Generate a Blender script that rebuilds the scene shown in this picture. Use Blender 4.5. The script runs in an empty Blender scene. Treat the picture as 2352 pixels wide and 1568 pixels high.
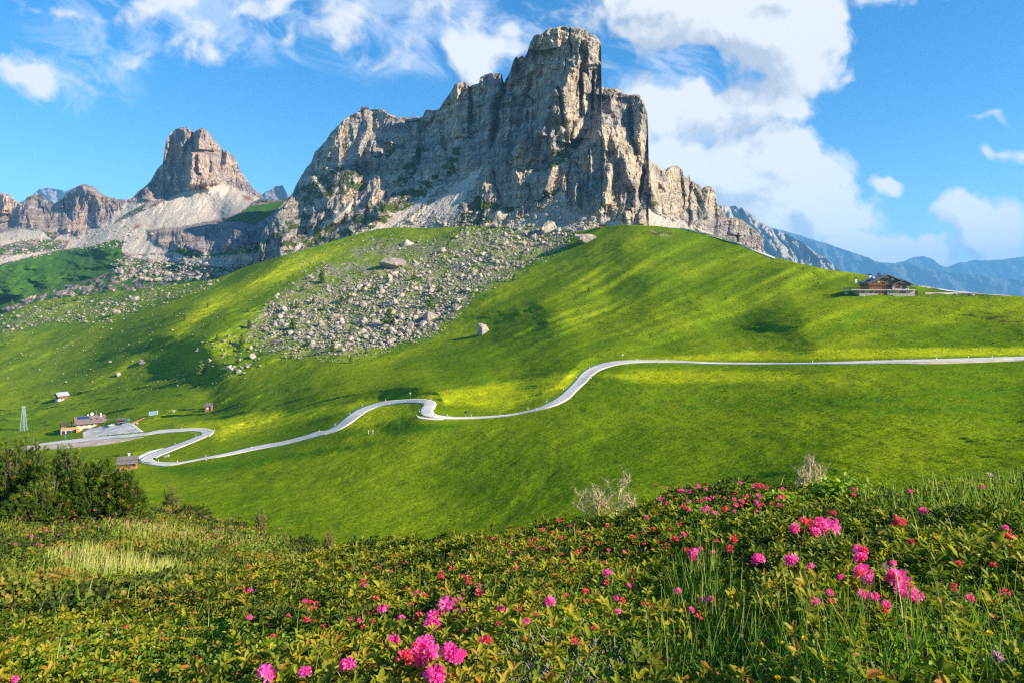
import bpy, math, random
import numpy as np
from mathutils import Vector, Matrix

# ------------------------------------------------------------------ camera, sky, sun, exposure
SC = bpy.context.scene
F = 1568.0; CX = 1176.0; HV = 690.0          # focal length, image centre and horizon row in photo units (2352 x 1568)
SUN_AZ = math.radians(109.0); SUN_EL = math.radians(27.0)
SUN = Vector((math.sin(SUN_AZ)*math.cos(SUN_EL), math.cos(SUN_AZ)*math.cos(SUN_EL), math.sin(SUN_EL)))

cam = bpy.data.cameras.new("camera"); camo = bpy.data.objects.new("camera", cam)
SC.collection.objects.link(camo); SC.camera = camo
cam.sensor_width = 36.0; cam.lens = 24.0
cam.shift_y = -(784.0-HV)/2352.0
camo.rotation_euler = (math.radians(90), 0, 0)
cam.clip_start = 0.05; cam.clip_end = 60000

SC.view_settings.view_transform = 'Standard'; SC.view_settings.look = 'None'
SC.view_settings.gamma = 1; SC.view_settings.exposure = 1.22
SC.render.engine = 'CYCLES'
SC.cycles.use_denoising = False; SC.cycles.pixel_filter_type = 'BLACKMAN_HARRIS'; SC.cycles.filter_width = 1.3
try: SC.cycles.denoiser = 'OPENIMAGEDENOISE'; SC.cycles.denoising_prefilter = 'ACCURATE'
except Exception: pass
SC.cycles.max_bounces = 6; SC.cycles.diffuse_bounces = 3; SC.cycles.glossy_bounces = 2
SC.cycles.transmission_bounces = 4; SC.cycles.volume_bounces = 0; SC.cycles.transparent_max_bounces = 4
SC.cycles.use_adaptive_sampling = True; SC.cycles.adaptive_threshold = 0.012

lamp = bpy.data.lights.new("sun", 'SUN'); lamp.energy = 5.0; lamp.angle = math.radians(0.53); lamp.color = (1.0, 0.87, 0.67)
lo = bpy.data.objects.new("sun", lamp); SC.collection.objects.link(lo)
lo.rotation_euler = (-SUN).to_track_quat('-Z', 'Y').to_euler()

class NT:
    """small helper to write node trees"""
    def __init__(s, nt): s.nt = nt; s.n = nt.nodes; s.l = nt.links
    def node(s, t, **kw):
        n = s.n.new(t)
        for k, v in kw.items(): setattr(n, k, v)
        return n
    def put(s, sock, v):
        if v is None: return
        if isinstance(v, bpy.types.NodeSocket): s.l.new(v, sock)
        else:
            try: sock.default_value = v
            except (TypeError, ValueError):
                sock.default_value = tuple(v)+(1.0,) if hasattr(v, '__len__') else (v, v, v)
    def m(s, op, a, b=None, c=None, clamp=False):
        n = s.node('ShaderNodeMath', operation=op); n.use_clamp = clamp
        s.put(n.inputs[0], a); s.put(n.inputs[1], b); s.put(n.inputs[2], c); return n.outputs[0]
    def vm(s, op, a, b=None, scale=None):
        n = s.node('ShaderNodeVectorMath', operation=op)
        s.put(n.inputs[0], a); s.put(n.inputs[1], b)
        if scale is not None: s.put(n.inputs['Scale'], scale)
        return n.outputs['Value'] if op in ('LENGTH', 'DOT_PRODUCT', 'DISTANCE') else n.outputs['Vector']
    def sep(s, v):
        n = s.node('ShaderNodeSeparateXYZ'); s.put(n.inputs[0], v); return n.outputs
    def comb(s, x=0, y=0, z=0):
        n = s.node('ShaderNodeCombineXYZ'); s.put(n.inputs[0], x); s.put(n.inputs[1], y); s.put(n.inputs[2], z); return n.outputs[0]
    def noise(s, vec, scale, detail=4, rough=0.5, dist=0.0, dims='3D', typ='FBM', lac=2.0):
        n = s.node('ShaderNodeTexNoise', noise_dimensions=dims)
        n.noise_type = typ
        s.put(n.inputs['Vector'], vec); s.put(n.inputs['Scale'], scale); s.put(n.inputs['Detail'], detail)
        s.put(n.inputs['Roughness'], rough); s.put(n.inputs['Distortion'], dist); s.put(n.inputs['Lacunarity'], lac)
        return n.outputs['Fac']
    def vor(s, vec, scale, feature='F1', out='Distance', rnd=1.0, dims='3D'):
        n = s.node('ShaderNodeTexVoronoi', feature=feature, voronoi_dimensions=dims)
        s.put(n.inputs['Vector'], vec); s.put(n.inputs['Scale'], scale); s.put(n.inputs['Randomness'], rnd)
        return n.outputs[out]
    def rng(s, v, a, b, c=0.0, d=1.0, smooth=True):
        n = s.node('ShaderNodeMapRange'); n.interpolation_type = 'SMOOTHSTEP' if smooth else 'LINEAR'
        s.put(n.inputs['Value'], v); n.inputs['From Min'].default_value = a; n.inputs['From Max'].default_value = b
        n.inputs['To Min'].default_value = c; n.inputs['To Max'].default_value = d; return n.outputs[0]
    def mix(s, f, a, b, blend='MIX'):
        n = s.node('ShaderNodeMix', data_type='RGBA', blend_type=blend)
        s.put(n.inputs[0], f); s.put(n.inputs[6], a); s.put(n.inputs[7], b); return n.outputs[2]
    def attr(s, name, out='Fac'):
        n = s.node('ShaderNodeAttribute', attribute_name=name); return n.outputs[out]

def make_sky():
    w = bpy.data.worlds.new("World"); SC.world = w; w.use_nodes = True
    t = NT(w.node_tree); t.n.clear()
    out = t.node('ShaderNodeOutputWorld'); bg = t.node('ShaderNodeBackground')
    t.l.new(bg.outputs[0], out.inputs[0])
    sky = t.node('ShaderNodeTexSky', sky_type='NISHITA')
    sky.sun_disc = False; sky.sun_elevation = SUN_EL; sky.sun_rotation = SUN_AZ
    sky.altitude = 2200; sky.air_density = 1.0; sky.dust_density = 0.3; sky.ozone_density = 2.0
    geo = t.node('ShaderNodeTexCoord'); d = geo.outputs['Generated']
    hs = t.node('ShaderNodeHueSaturation'); t.l.new(sky.outputs[0], hs.inputs['Color'])
    hs.inputs['Saturation'].default_value = 1.36; hs.inputs['Value'].default_value = 0.86; hs.inputs['Hue'].default_value = 0.497
    x, y, z = t.sep(d)
    yy = t.m('MAXIMUM', y, 0.12)
    U = t.m('DIVIDE', x, yy); V = t.m('DIVIDE', z, yy)          # tangent directions north of the camera
    P0 = t.comb(U, V, 0)
    # cloud density group: union of soft bodies, broken up by noise
    g = bpy.data.node_groups.new("cloud_field", 'ShaderNodeTree')
    g.interface.new_socket(name="P", in_out='INPUT', socket_type='NodeSocketVector')
    g.interface.new_socket(name="D", in_out='OUTPUT', socket_type='NodeSocketFloat')
    k = NT(g); gi = k.node('NodeGroupInput'); go = k.node('NodeGroupOutput'); p = gi.outputs[0]
    wv = k.vm('SUBTRACT', k.node('ShaderNodeTexNoise', noise_dimensions='2D').outputs['Color'], (0.5, 0.5, 0.5))
    nn = wv.node.inputs[0].links[0].from_node; nn.inputs['Scale'].default_value = 7.0; nn.inputs['Detail'].default_value = 3
    k.l.new(p, nn.inputs['Vector'])
    pw = k.vm('ADD', p, k.vm('MULTIPLY', wv, (0.13, 0.10, 0)))
    def blob(u, v, ru, rv, a=1.0, rot=0.0):
        c = ((u-CX)/F, (HV-v)/F, 0)
        q = k.vm('SUBTRACT', pw, c)
        if rot:
            r = k.node('ShaderNodeVectorRotate', rotation_type='Z_AXIS'); k.l.new(q, r.inputs['Vector']); r.inputs['Angle'].default_value = math.radians(rot); q = r.outputs[0]
        q = k.vm('MULTIPLY', q, (F/ru, F/rv, 0))
        return k.m('MULTIPLY', k.m('SUBTRACT', 1.0, k.vm('LENGTH', q)), a)
    B = [  # big bank from the tower to the lower right
        (1110,120,110,62,1.5),(1160,95,70,60,1.5),(1600,20,360,150,1.9),(1790,90,190,150,1.9),(1850,10,130,120,1.8),(1600,250,260,130,1.7),(1740,230,160,120,1.7),
        (1470,60,150,90,1.4),(1560,380,190,150,1.8),(1700,420,230,150,1.9),(1830,380,160,110,1.9),(1870,490,170,110,1.8),(1760,520,220,90,1.7),
        (1950,560,150,60,2.0),(2045,405,66,36,1.8),(2070,575,170,50,2.0),(2290,540,150,85,2.3),(2230,500,90,55,2.0),(2330,520,90,70,2.0),(1780,310,90,70,1.4),
        (2310,372,80,32,.75),(2260,290,50,24,.55),(2040,5,120,38,.75),
        # thin veils on the left
        (360,20,150,60,.72),(470,70,160,55,.62),(330,115,170,30,.6),(520,120,130,35,.55),(430,100,70,40,.5),(760,60,150,60,.6),(880,120,90,60,.5),(660,95,45,25,.62),(640,15,220,40,.6),
        (110,185,140,62,.85),(40,165,90,45,.75),(1010,30,130,50,.6),(1180,40,200,50,.55),(150,20,90,30,.35),(910,150,45,35,.5)]
    acc = None
    for b in B:
        o = blob(*b); acc = o if acc is None else k.m('SMOOTH_MAX', acc, o, 0.25)
    # clear hole in the big bank and beside the tower
    for b in [(1580,165,72,52,1.1),(1405,150,38,80,1.0)]:
        acc = k.m('SUBTRACT', acc, k.m('MULTIPLY', k.m('MAXIMUM', k.m('ADD', blob(*b), k.m('MULTIPLY', k.m('SUBTRACT', k.noise(p, 22.0, 4, 0.6, 0.0, '2D'), 0.5), 0.8)), 0.0), 1.5))
    fb = k.noise(p, 9.0, 7, 0.56, 0.0, '2D')
    bl = k.vor(k.vm('ADD', p, k.vm('MULTIPLY', wv, (0.05, 0.05, 0))), 17.0, 'F1', dims='2D')
    bl2 = k.vor(k.vm('ADD', p, k.vm('MULTIPLY', wv, (0.03, 0.03, 0))), 41.0, 'F1', dims='2D')
    q = k.m('ADD', acc, k.m('MULTIPLY', k.m('SUBTRACT', fb, 0.5), 1.55))
    q = k.m('ADD', q, k.m('MULTIPLY', k.m('SUBTRACT', k.noise(pw, 30.0, 6, 0.62, 0.0, '2D'), 0.5), 0.9))
    q = k.m('ADD', q, k.m('MULTIPLY', k.m('SUBTRACT', 0.42, bl), 0.50))
    q = k.m('ADD', q, k.m('MULTIPLY', k.m('SUBTRACT', 0.42, bl2), 0.2))
    k.l.new(q, go.inputs[0])
    def field(vec):
        n = t.node('ShaderNodeGroup'); n.node_tree = g; t.l.new(vec, n.inputs[0]); return n.outputs[0]
    D0 = field(P0)
    D1 = field(t.vm('ADD', P0, (0.022, 0.026, 0)))
    D2 = field(t.vm('ADD', P0, (0.070, 0.085, 0)))
    alpha = t.m('MULTIPLY', t.rng(D0, 0.05, 0.80), t.rng(V, -0.02, 0.03))
    # lit side minus the mass between this point and the sun
    dens = t.m('ADD', t.m('MULTIPLY', t.m('SUBTRACT', D0, D1), 0.75), t.m('MULTIPLY', t.m('SUBTRACT', D0, D2), 0.42))
    lit = t.m('ADD', 0.70, dens)
    lit = t.m('SUBTRACT', lit, t.m('MULTIPLY', t.m('MAXIMUM', t.m('SUBTRACT', D0, 1.1), 0.0), 0.22)); lit = t.m('MAXIMUM', lit, 0.22, clamp=True)
    ccol = t.mix(lit, (1.75, 2.05, 2.5, 1), (3.65, 3.68, 3.78, 1))
    ccol = t.vm('SCALE', ccol, scale=t.m('ADD', 1.0, t.m('MULTIPLY', 0.9, t.m('POWER', 2.718, t.m('MULTIPLY', V, -9.0)))))
    def soft(u, v, ru, rv):
        return t.m('MAXIMUM', t.m('SUBTRACT', 1.0, t.vm('LENGTH', t.vm('MULTIPLY', t.vm('SUBTRACT', P0, ((u-CX)/F, (HV-v)/F, 0)), (F/ru, F/rv, 0)))), 0.0)
    region = t.m('ADD', t.m('ADD', soft(480, 30, 520, 150), soft(120, 190, 260, 110)), t.m('ADD', soft(1000, 60, 420, 160), soft(1500, 250, 300, 220)))
    ds = t.node('ShaderNodeVectorRotate', rotation_type='Z_AXIS'); t.l.new(P0, ds.inputs['Vector']); ds.inputs['Angle'].default_value = 0.5
    streaks = t.noise(t.vm('MULTIPLY', ds.outputs[0], (1.0, 2.1, 0)), 7.5, 8, 0.62, 0.5, '2D')
    veil = t.m('MULTIPLY', t.rng(t.m('ADD', streaks, t.m('MULTIPLY', region, 0.22)), 0.52, 0.80), t.rng(region, 0.0, 0.45))
    sky_v = t.mix(t.m('MULTIPLY', veil, 0.40), hs.outputs[0], (4.2, 4.5, 5.1, 1))
    col = t.mix(alpha, sky_v, ccol)
    t.l.new(col, bg.inputs[0]); bg.inputs[1].default_value = 0.115
    w.cycles.sampling_method = 'MANUAL'; w.cycles.sample_map_resolution = 512
make_sky()

# ------------------------------------------------------------------ basic numeric helpers
rs = np.random.RandomState(7)
random.seed(7)
_perm = rs.permutation(512)
_perm = np.concatenate([_perm, _perm])
_g2 = np.stack([np.cos(np.linspace(0, 2*np.pi, 512, endpoint=False)), np.sin(np.linspace(0, 2*np.pi, 512, endpoint=False))], 1)
def perlin(x, y, seed=0):
    x = np.asarray(x, float)+seed*17.31; y = np.asarray(y, float)+seed*9.77
    xi = np.floor(x).astype(int); yi = np.floor(y).astype(int); xf = x-xi; yf = y-yi
    u = xf*xf*xf*(xf*(xf*6-15)+10); v = yf*yf*yf*(yf*(yf*6-15)+10)
    def gr(a, b, fx, fy):
        h = _perm[(_perm[a & 511]+b) & 511]; gg = _g2[h]; return gg[..., 0]*fx+gg[..., 1]*fy
    n00 = gr(xi, yi, xf, yf); n10 = gr(xi+1, yi, xf-1, yf); n01 = gr(xi, yi+1, xf, yf-1); n11 = gr(xi+1, yi+1, xf-1, yf-1)
    return ((n00*(1-u)+n10*u)*(1-v)+(n01*(1-u)+n11*u)*v)*1.5
def fbm(x, y, oct=4, seed=0, gain=0.5):
    r = 0; a = 1.0; f = 1.0
    for i in range(oct): r = r+a*perlin(x*f, y*f, seed+i*3+1); a *= gain; f *= 2.03
    return r
def ridged(x, y, oct=4, seed=0, gain=0.5):
    r = 0; a = 1.0; f = 1.0
    for i in range(oct): r = r+a*(1-2*np.abs(perlin(x*f, y*f, seed+i*5+2))); a *= gain; f *= 2.07
    return r
def facets(x, y, seed=0, tilt=0.9, k=1.0, tx=0.0):
    """upper envelope of tilted pyramids on a jittered unit grid: chiselled, faceted relief, about 0..1"""
    xi = np.floor(x).astype(int); yi = np.floor(y).astype(int)
    best = np.full(np.shape(x), -9.0)
    for dx in (-1, 0, 1):
        for dy in (-1, 0, 1):
            h = _perm[(_perm[(xi+dx+seed*13) & 511]+yi+dy) & 511]; h2 = _perm[(h+91) & 511]; h3 = _perm[(h2+37) & 511]; h4 = _perm[(h3+11) & 511]
            px = xi+dx+0.5+(h/512.0-0.5)*0.9; py = yi+dy+0.5+(h2/512.0-0.5)*0.9
            ex = x-px; ey = y-py
            o = (h3/512.0-0.5)*0.7 + ((h4/512.0-0.5)*2*tilt+tx)*ex + ((_perm[(h4+5) & 511]/512.0)-0.5)*0.8*ey - k*(np.maximum(np.abs(ex), 0.8*np.abs(ey)))
            best = np.maximum(best, o)
    return best
def interp(pts, u):
    p = np.array(pts, float); return np.interp(u, p[:, 0], p[:, 1])
class TPS:
    """thin plate spline of ln(depth) over photo coordinates"""
    def __init__(s, pts, lam=1e-4):
        p = np.array(pts, float); s.c = p[:, :2]/1000.0; y = np.log(p[:, 2]); n = len(y)
        K = s.k(s.c[:, None, :]-s.c[None, :, :])+lam*np.eye(n); Pm = np.hstack([np.ones((n, 1)), s.c])
        A = np.block([[K, Pm], [Pm.T, np.zeros((3, 3))]]); w = np.linalg.solve(A, np.concatenate([y, np.zeros(3)]))
        s.w = w[:n]; s.a = w[n:]
    def k(s, d):
        r2 = (d**2).sum(-1)+1e-12; return 0.5*r2*np.log(r2)
    def __call__(s, u, v):
        u = np.asarray(u, float)/1000.0; v = np.asarray(v, float)/1000.0
        r = s.a[0]+s.a[1]*u+s.a[2]*v
        for i in range(len(s.w)):
            r2 = (u-s.c[i, 0])**2+(v-s.c[i, 1])**2+1e-12; r = r+s.w[i]*0.5*r2*np.log(r2)
        return np.exp(r)
def ray(u, v, Y):
    """world point at photo position (u, v) and distance Y north of the camera"""
    u = np.asarray(u, float); v = np.asarray(v, float); Y = np.asarray(Y, float)*np.ones(np.broadcast(u, v).shape)
    return np.stack([(u-CX)/F*Y, Y, (HV-v)/F*Y], -1)
def segdist(u, v, pts):
    """distance and signed side to a polyline, plus position along it"""
    best = np.full(np.shape(u), 1e9); side = np.zeros(np.shape(u)); tt = np.zeros(np.shape(u))
    n = len(pts)-1
    for i in range(n):
        ax, ay = pts[i][:2]; bx, by = pts[i+1][:2]; dx = bx-ax; dy = by-ay; L = dx*dx+dy*dy+1e-9
        t = np.clip(((u-ax)*dx+(v-ay)*dy)/L, 0, 1); qx = u-(ax+t*dx); qy = v-(ay+t*dy); d = np.sqrt(qx*qx+qy*qy)
        m = d < best; best = np.where(m, d, best); side = np.where(m, np.sign(dx*qy-dy*qx), side); tt = np.where(m, (i+t)/n, tt)
    return best, side, tt
def inpoly(u, v, poly):
    ins = np.zeros(np.shape(u), bool); n = len(poly)
    for i in range(n):
        x1, y1 = poly[i]; x2, y2 = poly[(i+1) % n]
        c = ((y1 > v) != (y2 > v)) & (u < (x2-x1)*(v-y1)/((y2-y1)+1e-9)+x1); ins ^= c
    return ins
def softpoly(u, v, poly, w):
    d, _, _ = segdist(u, v, list(poly)+[poly[0]]); s = np.where(inpoly(u, v, poly), d, -d)
    return np.clip(0.5+s/(2*w), 0, 1)

C = SC.collection
def tag(o, label=None, cat=None, group=None, kind=None):
    if label: o['label'] = label
    if cat: o['category'] = cat
    if group: o['group'] = group
    if kind: o['kind'] = kind
    return o
def mesh_obj(name, verts, faces, mat, parent=None, smooth=False, attrs=None, loc=None):
    verts = np.asarray(verts, np.float32); me = bpy.data.meshes.new(name)
    if isinstance(faces, np.ndarray):
        k = faces.shape[1]; me.vertices.add(len(verts)); me.vertices.foreach_set('co', verts.ravel())
        me.loops.add(faces.size); me.loops.foreach_set('vertex_index', faces.ravel().astype(np.int32))
        me.polygons.add(len(faces)); me.polygons.foreach_set('loop_start', np.arange(0, faces.size, k, dtype=np.int32))
        me.update(calc_edges=True)
    else: me.from_pydata(verts.tolist(), [], faces); me.update()
    if smooth: me.polygons.foreach_set('use_smooth', np.ones(len(me.polygons), bool))
    for an, av in (attrs or {}).items():
        av = np.asarray(av, np.float32)
        if av.ndim == 2:
            a = me.attributes.new(an, 'FLOAT_COLOR', 'POINT'); a.data.foreach_set('color', np.hstack([av, np.ones((len(av), 1), np.float32)]).ravel())
        else: a = me.attributes.new(an, 'FLOAT', 'POINT'); a.data.foreach_set('value', av)
    if mat is not None: me.materials.append(mat)
    o = bpy.data.objects.new(name, me); C.objects.link(o)
    if parent is not None: o.parent = parent
    if loc is not None: o.location = loc
    return o
def grid_faces(nr, nc):
    i = np.arange(nr-1)[:, None]*nc+np.arange(nc-1)[None, :]
    return np.stack([i, i+nc, i+nc+1, i+1], -1).reshape(-1, 4)
def empty(name, loc, label=None, cat=None, group=None, rz=0.0):
    o = bpy.data.objects.new(name, None); C.objects.link(o); o.location = loc; o.rotation_euler = (0, 0, rz); o.empty_display_size = 0.2
    return tag(o, label, cat, group)
def copy_tree(o, parent=None):
    c = o.copy(); C.objects.link(c); c.parent = parent
    for ch in o.children: copy_tree(ch, c)
    return c

# ------------------------------------------------------------------ materials
def material(name, rough=0.9, spec=0.2):
    m = bpy.data.materials.new(name); m.use_nodes = True; t = NT(m.node_tree)
    b = t.n['Principled BSDF']; b.inputs['Roughness'].default_value = rough; b.inputs['Specular IOR Level'].default_value = spec
    return m, t, b
def flat(name, col, rough=0.8, spec=0.3, var=0.12, scale=6.0, metal=0.0):
    m, t, b = material(name, rough, spec)
    pos = t.node('ShaderNodeTexCoord').outputs['Object']
    n = t.noise(pos, scale, 5, 0.6)
    f = t.rng(n, 0.3, 0.7, 1-var, 1+var, False)
    t.l.new(t.vm('SCALE', tuple(col), scale=f), b.inputs['Base Color']); b.inputs['Metallic'].default_value = metal
    return m
def bump(t, b, h, dist, strength=1.0):
    n = t.node('ShaderNodeBump'); n.inputs['Distance'].default_value = dist; n.inputs['Strength'].default_value = strength
    t.l.new(h, n.inputs['Height']); t.l.new(n.outputs[0], b.inputs['Normal'])

def terrain_material(name, big=1.0, fine=1.0, rockc=((.45,.40,.355),(.64,.52,.38)), grassc=None):
    """rock, scree and grass blended by what grows or lies where (attributes grass, scree, red)"""
    m, t, b = material(name, 0.95, 0.1)
    pos = t.node('ShaderNodeNewGeometry').outputs['Position']
    s = t.vm('MULTIPLY', pos, (1, 1, 0.28))
    warm = t.rng(t.noise(s, 0.016*big, 4, 0.55), 0.38, 0.60)
    streak = t.noise(t.vm('MULTIPLY', pos, (1, 1, 0.10)), 0.11*big, 6, 0.65)
    strata = t.noise(t.vm('MULTIPLY', pos, (0.06, 0.06, 1.0)), 0.12*big, 5, 0.6, 0.3)
    fine_n = t.noise(s, 0.35*big*fine, 7, 0.62)
    rock = t.mix(warm, rockc[0], rockc[1])
    rock = t.vm('SCALE', rock, scale=t.m('MULTIPLY', t.rng(streak, 0.32, 0.68, 0.70, 1.20, False), t.rng(strata, 0.38, 0.62, 0.74, 1.16, False)))
    rock = t.vm('SCALE', rock, scale=t.rng(fine_n, 0.3, 0.7, 0.72, 1.28, False))
    sn = t.noise(pos, 0.5*big, 6, 0.7)
    scree = t.vm('SCALE', t.mix(t.noise(pos, 0.03*big, 4), (.62,.53,.42), (.50,.44,.37)), scale=t.rng(sn, 0.3, 0.7, 0.7, 1.3, False))
    scree = t.mix(t.attr('red'), scree, (.36,.16,.11,1))
    gc = grassc or ((.045,.070,.008),(.085,.115,.012))
    grass = t.mix(t.noise(pos, 0.04*big, 5, 0.6), gc[0], gc[1])
    grass = t.vm('SCALE', grass, scale=t.rng(t.noise(pos, 0.4*big, 5, 0.65), 0.3, 0.7, 0.7, 1.3, False))
    col = t.mix(t.attr('scree'), rock, scree)
    gm = t.m('ADD', t.attr('grass'), t.m('MULTIPLY', t.m('SUBTRACT', t.noise(pos, 0.16*big, 6, 0.7), 0.5), 1.6))
    gm = t.m('MULTIPLY', t.rng(gm, 0.42, 0.58), t.rng(t.attr('grass'), 0.02, 0.15))
    col = t.mix(gm, col, grass)
    t.l.new(col, b.inputs['Base Color'])
    crag = t.m('ADD', t.m('MULTIPLY', streak, 0.9), t.m('ADD', t.m('MULTIPLY', fine_n, 0.55), t.m('MULTIPLY', strata, 0.35)))
    crack = t.vor(t.vm('ADD', s, t.vm('SCALE', t.comb(fine_n, fine_n, fine_n), scale=6.0)), 0.09*big, 'DISTANCE_TO_EDGE')
    crag = t.m('ADD', crag, t.rng(crack, 0.0, 0.10, -0.35, 0.0, False))
    soft = t.m('MULTIPLY', sn, 0.25)
    h = t.m('ADD', t.m('MULTIPLY', crag, t.m('SUBTRACT', 1.0, t.m('MAXIMUM', gm, t.attr('scree')))), soft)
    bump(t, b, h, 9.0/big, 1.0)
    return m

def grass_material():
    m, t, b = material("alpine_meadow_grass", 1.0, 0.0)
    pos = t.node('ShaderNodeNewGeometry').outputs['Position']
    n1 = t.noise(pos, 0.015, 6, 0.62); n2 = t.noise(pos, 0.17, 7, 0.68); n3 = t.noise(pos, 1.1, 5, 0.7)
    c = t.mix(t.rng(n1, 0.36, 0.64), (.098,.172,.004,1), (.190,.250,.005,1))
    lush = t.rng(t.m('ADD', t.attr('lush'), t.m('MULTIPLY', t.m('SUBTRACT', n2, 0.5), 1.0)), 0.35, 0.75)
    c = t.mix(lush, c, (.065,.150,.004,1))
    c = t.mix(t.rng(t.m('ADD', t.attr('yellow'), t.m('MULTIPLY', t.m('SUBTRACT', n2, 0.5), 0.6)), 0.25, 0.9), c, (.34,.39,.006,1))  # brighter yellow stands in for sunlight on these strips of grass
    c = t.vm('SCALE', c, scale=t.m('MULTIPLY', t.rng(n2, 0.3, 0.7, 0.80, 1.18, False), t.rng(n3, 0.3, 0.7, 0.62, 1.36, False)))
    bare = t.rng(t.m('ADD', t.attr('bare'), t.m('MULTIPLY', t.m('SUBTRACT', t.noise(pos, 0.35, 6, 0.7), 0.5), 1.8)), 0.5, 0.62)
    bare = t.m('MULTIPLY', bare, t.rng(t.attr('bare'), 0.02, 0.12))
    c = t.mix(bare, c, t.vm('SCALE', (.30,.27,.20), scale=t.rng(n3, 0.3, 0.7, 0.6, 1.3, False)))
    heath = t.rng(t.m('ADD', t.attr('heath'), t.m('MULTIPLY', t.m('SUBTRACT', n2, 0.5), 2.2)), 0.5, 0.8)
    heath = t.m('MULTIPLY', heath, t.rng(t.attr('heath'), 0.02, 0.12))
    c = t.mix(heath, c, (.10,.085,.018,1))
    t.l.new(c, b.inputs['Base Color'])
    hh = t.m('ADD', t.m('MULTIPLY', n3, 0.45), t.m('MULTIPLY', t.noise(t.vm('MULTIPLY', pos, (0.6, 1.2, 1)), 0.33, 5, 0.62), 1.6))
    bump(t, b, hh, 0.5, 0.9)
    return m
# ------------------------------------------------------------------ terrain sheets
class Sheet:
    """a surface over photo columns u and rows top(u)..bottom(u); its depth field keeps true size and slope"""
    def __init__(s, name, u0, u1, du, top, bot, nr, depth, relief=None, height=None, jitter=0.0, pw=1.0, skirt=((1.015, -.002), (1.08, -.03), (1.3, -.16)), smooth=True, sup=None):
        s.u = np.arange(u0, u1+du/2, du); s.nc = len(s.u); s.nr = nr
        tv = interp(top, s.u)
        if jitter:
            tv = tv+jitter*(fbm(s.u/26.0, s.u*0+3.3, 5, 11, 0.62)+0.5*facets(s.u/9.0, s.u*0+0.7, 5))
        bv = interp(bot, s.u); s.tv = tv; s.bv = bv; s.pw = pw
        t = np.linspace(0, 1, nr)**pw
        U = np.repeat(s.u[None, :], nr, 0); V = tv[None, :]+(bv-tv)[None, :]*t[:, None]
        Y = depth(U, V)
        if height is not None:                      # raise or lower the ground by metres: the sight line meets it nearer or farther
            P = ray(U, V, Y); dY = np.gradient(Y, axis=0); dZ = np.gradient(P[..., 2], axis=0)
            sl = dZ/np.where(np.abs(dY) < 1e-3, -1e-3, dY); g = np.clip(sl-P[..., 2]/Y, 0.10, 3.0)
            h = height(U, V, P)
            h = h*np.clip(g/0.28, 0.25, 1.0); Y = Y-np.clip(h/g, -0.12*Y, 0.12*Y)
        if relief is not None: Y = Y-relief(U, V, ray(U, V, Y))
        s.U = U; s.V = V; s.Y = Y; P = ray(U, V, Y)
        s.P = P; s.name = name; s.smooth = smooth
        rows = []
        for (ky, kz) in reversed(skirt):            # the far side of the crest, falling away
            r = P[0].copy(); yy = r[:, 1].copy(); r[:, 0] *= ky; r[:, 1] = yy*ky; r[:, 2] = r[:, 2]+kz*yy; rows.append(r)
        s.nb = len(rows); s.full = np.concatenate([np.stack(rows), P], 0) if rows else P
    def build(s, mat, attrs=None, kind='structure', label=None):
        A = {}
        for k, a in (attrs or {}).items():
            a = np.asarray(a, float)*np.ones(s.U.shape); A[k] = np.concatenate([np.repeat(a[:1], s.nb, 0), a], 0).ravel() if s.nb else a.ravel()
        o = mesh_obj(s.name, s.full.reshape(-1, 3), grid_faces(s.nr+s.nb, s.nc), mat, smooth=s.smooth, attrs=A)
        tag(o, label, None, None, kind); s.obj = o; return o
    def at(s, u, v):
        """ground point seen at photo position (u, v)"""
        u = np.asarray(u, float); v = np.asarray(v, float)
        fu = np.clip((u-s.u[0])/(s.u[1]-s.u[0]), 0, s.nc-1.001); i = fu.astype(int); a = fu-i
        tv = s.tv[i]*(1-a)+s.tv[i+1]*a; bv = s.bv[i]*(1-a)+s.bv[i+1]*a
        t = np.clip((v-tv)/(bv-tv), 0, 0.99999)**(1/s.pw)*(s.nr-1); j = np.minimum(t.astype(int), s.nr-2); b = t-j
        Y = (s.Y[j, i]*(1-a)+s.Y[j, i+1]*a)*(1-b)+(s.Y[j+1, i]*(1-a)+s.Y[j+1, i+1]*a)*b
        return ray(u, v, Y)

def zc(x0, y0, s, pts):   # enlarged-crop coordinates to photo units
    return [((x0+x/s)*0.57422, (y0+y/s)*0.57422)+tuple(r) for (x, y, *r) in pts]
def strokes(U, V, L):
    """sharp crests (A > 0) and chimneys (A < 0): (points, A metres, width left, width right)"""
    h = np.zeros(U.shape)
    for pts, A, wl, wr in L:
        d, side, tt = segdist(U, V, pts); w = np.where(side > 0, wl, wr)
        h = h+A*np.clip(1-d/w, 0, 1)*np.clip(np.minimum(tt, 1-tt)*9+0.35, 0, 1)
    return h

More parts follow.
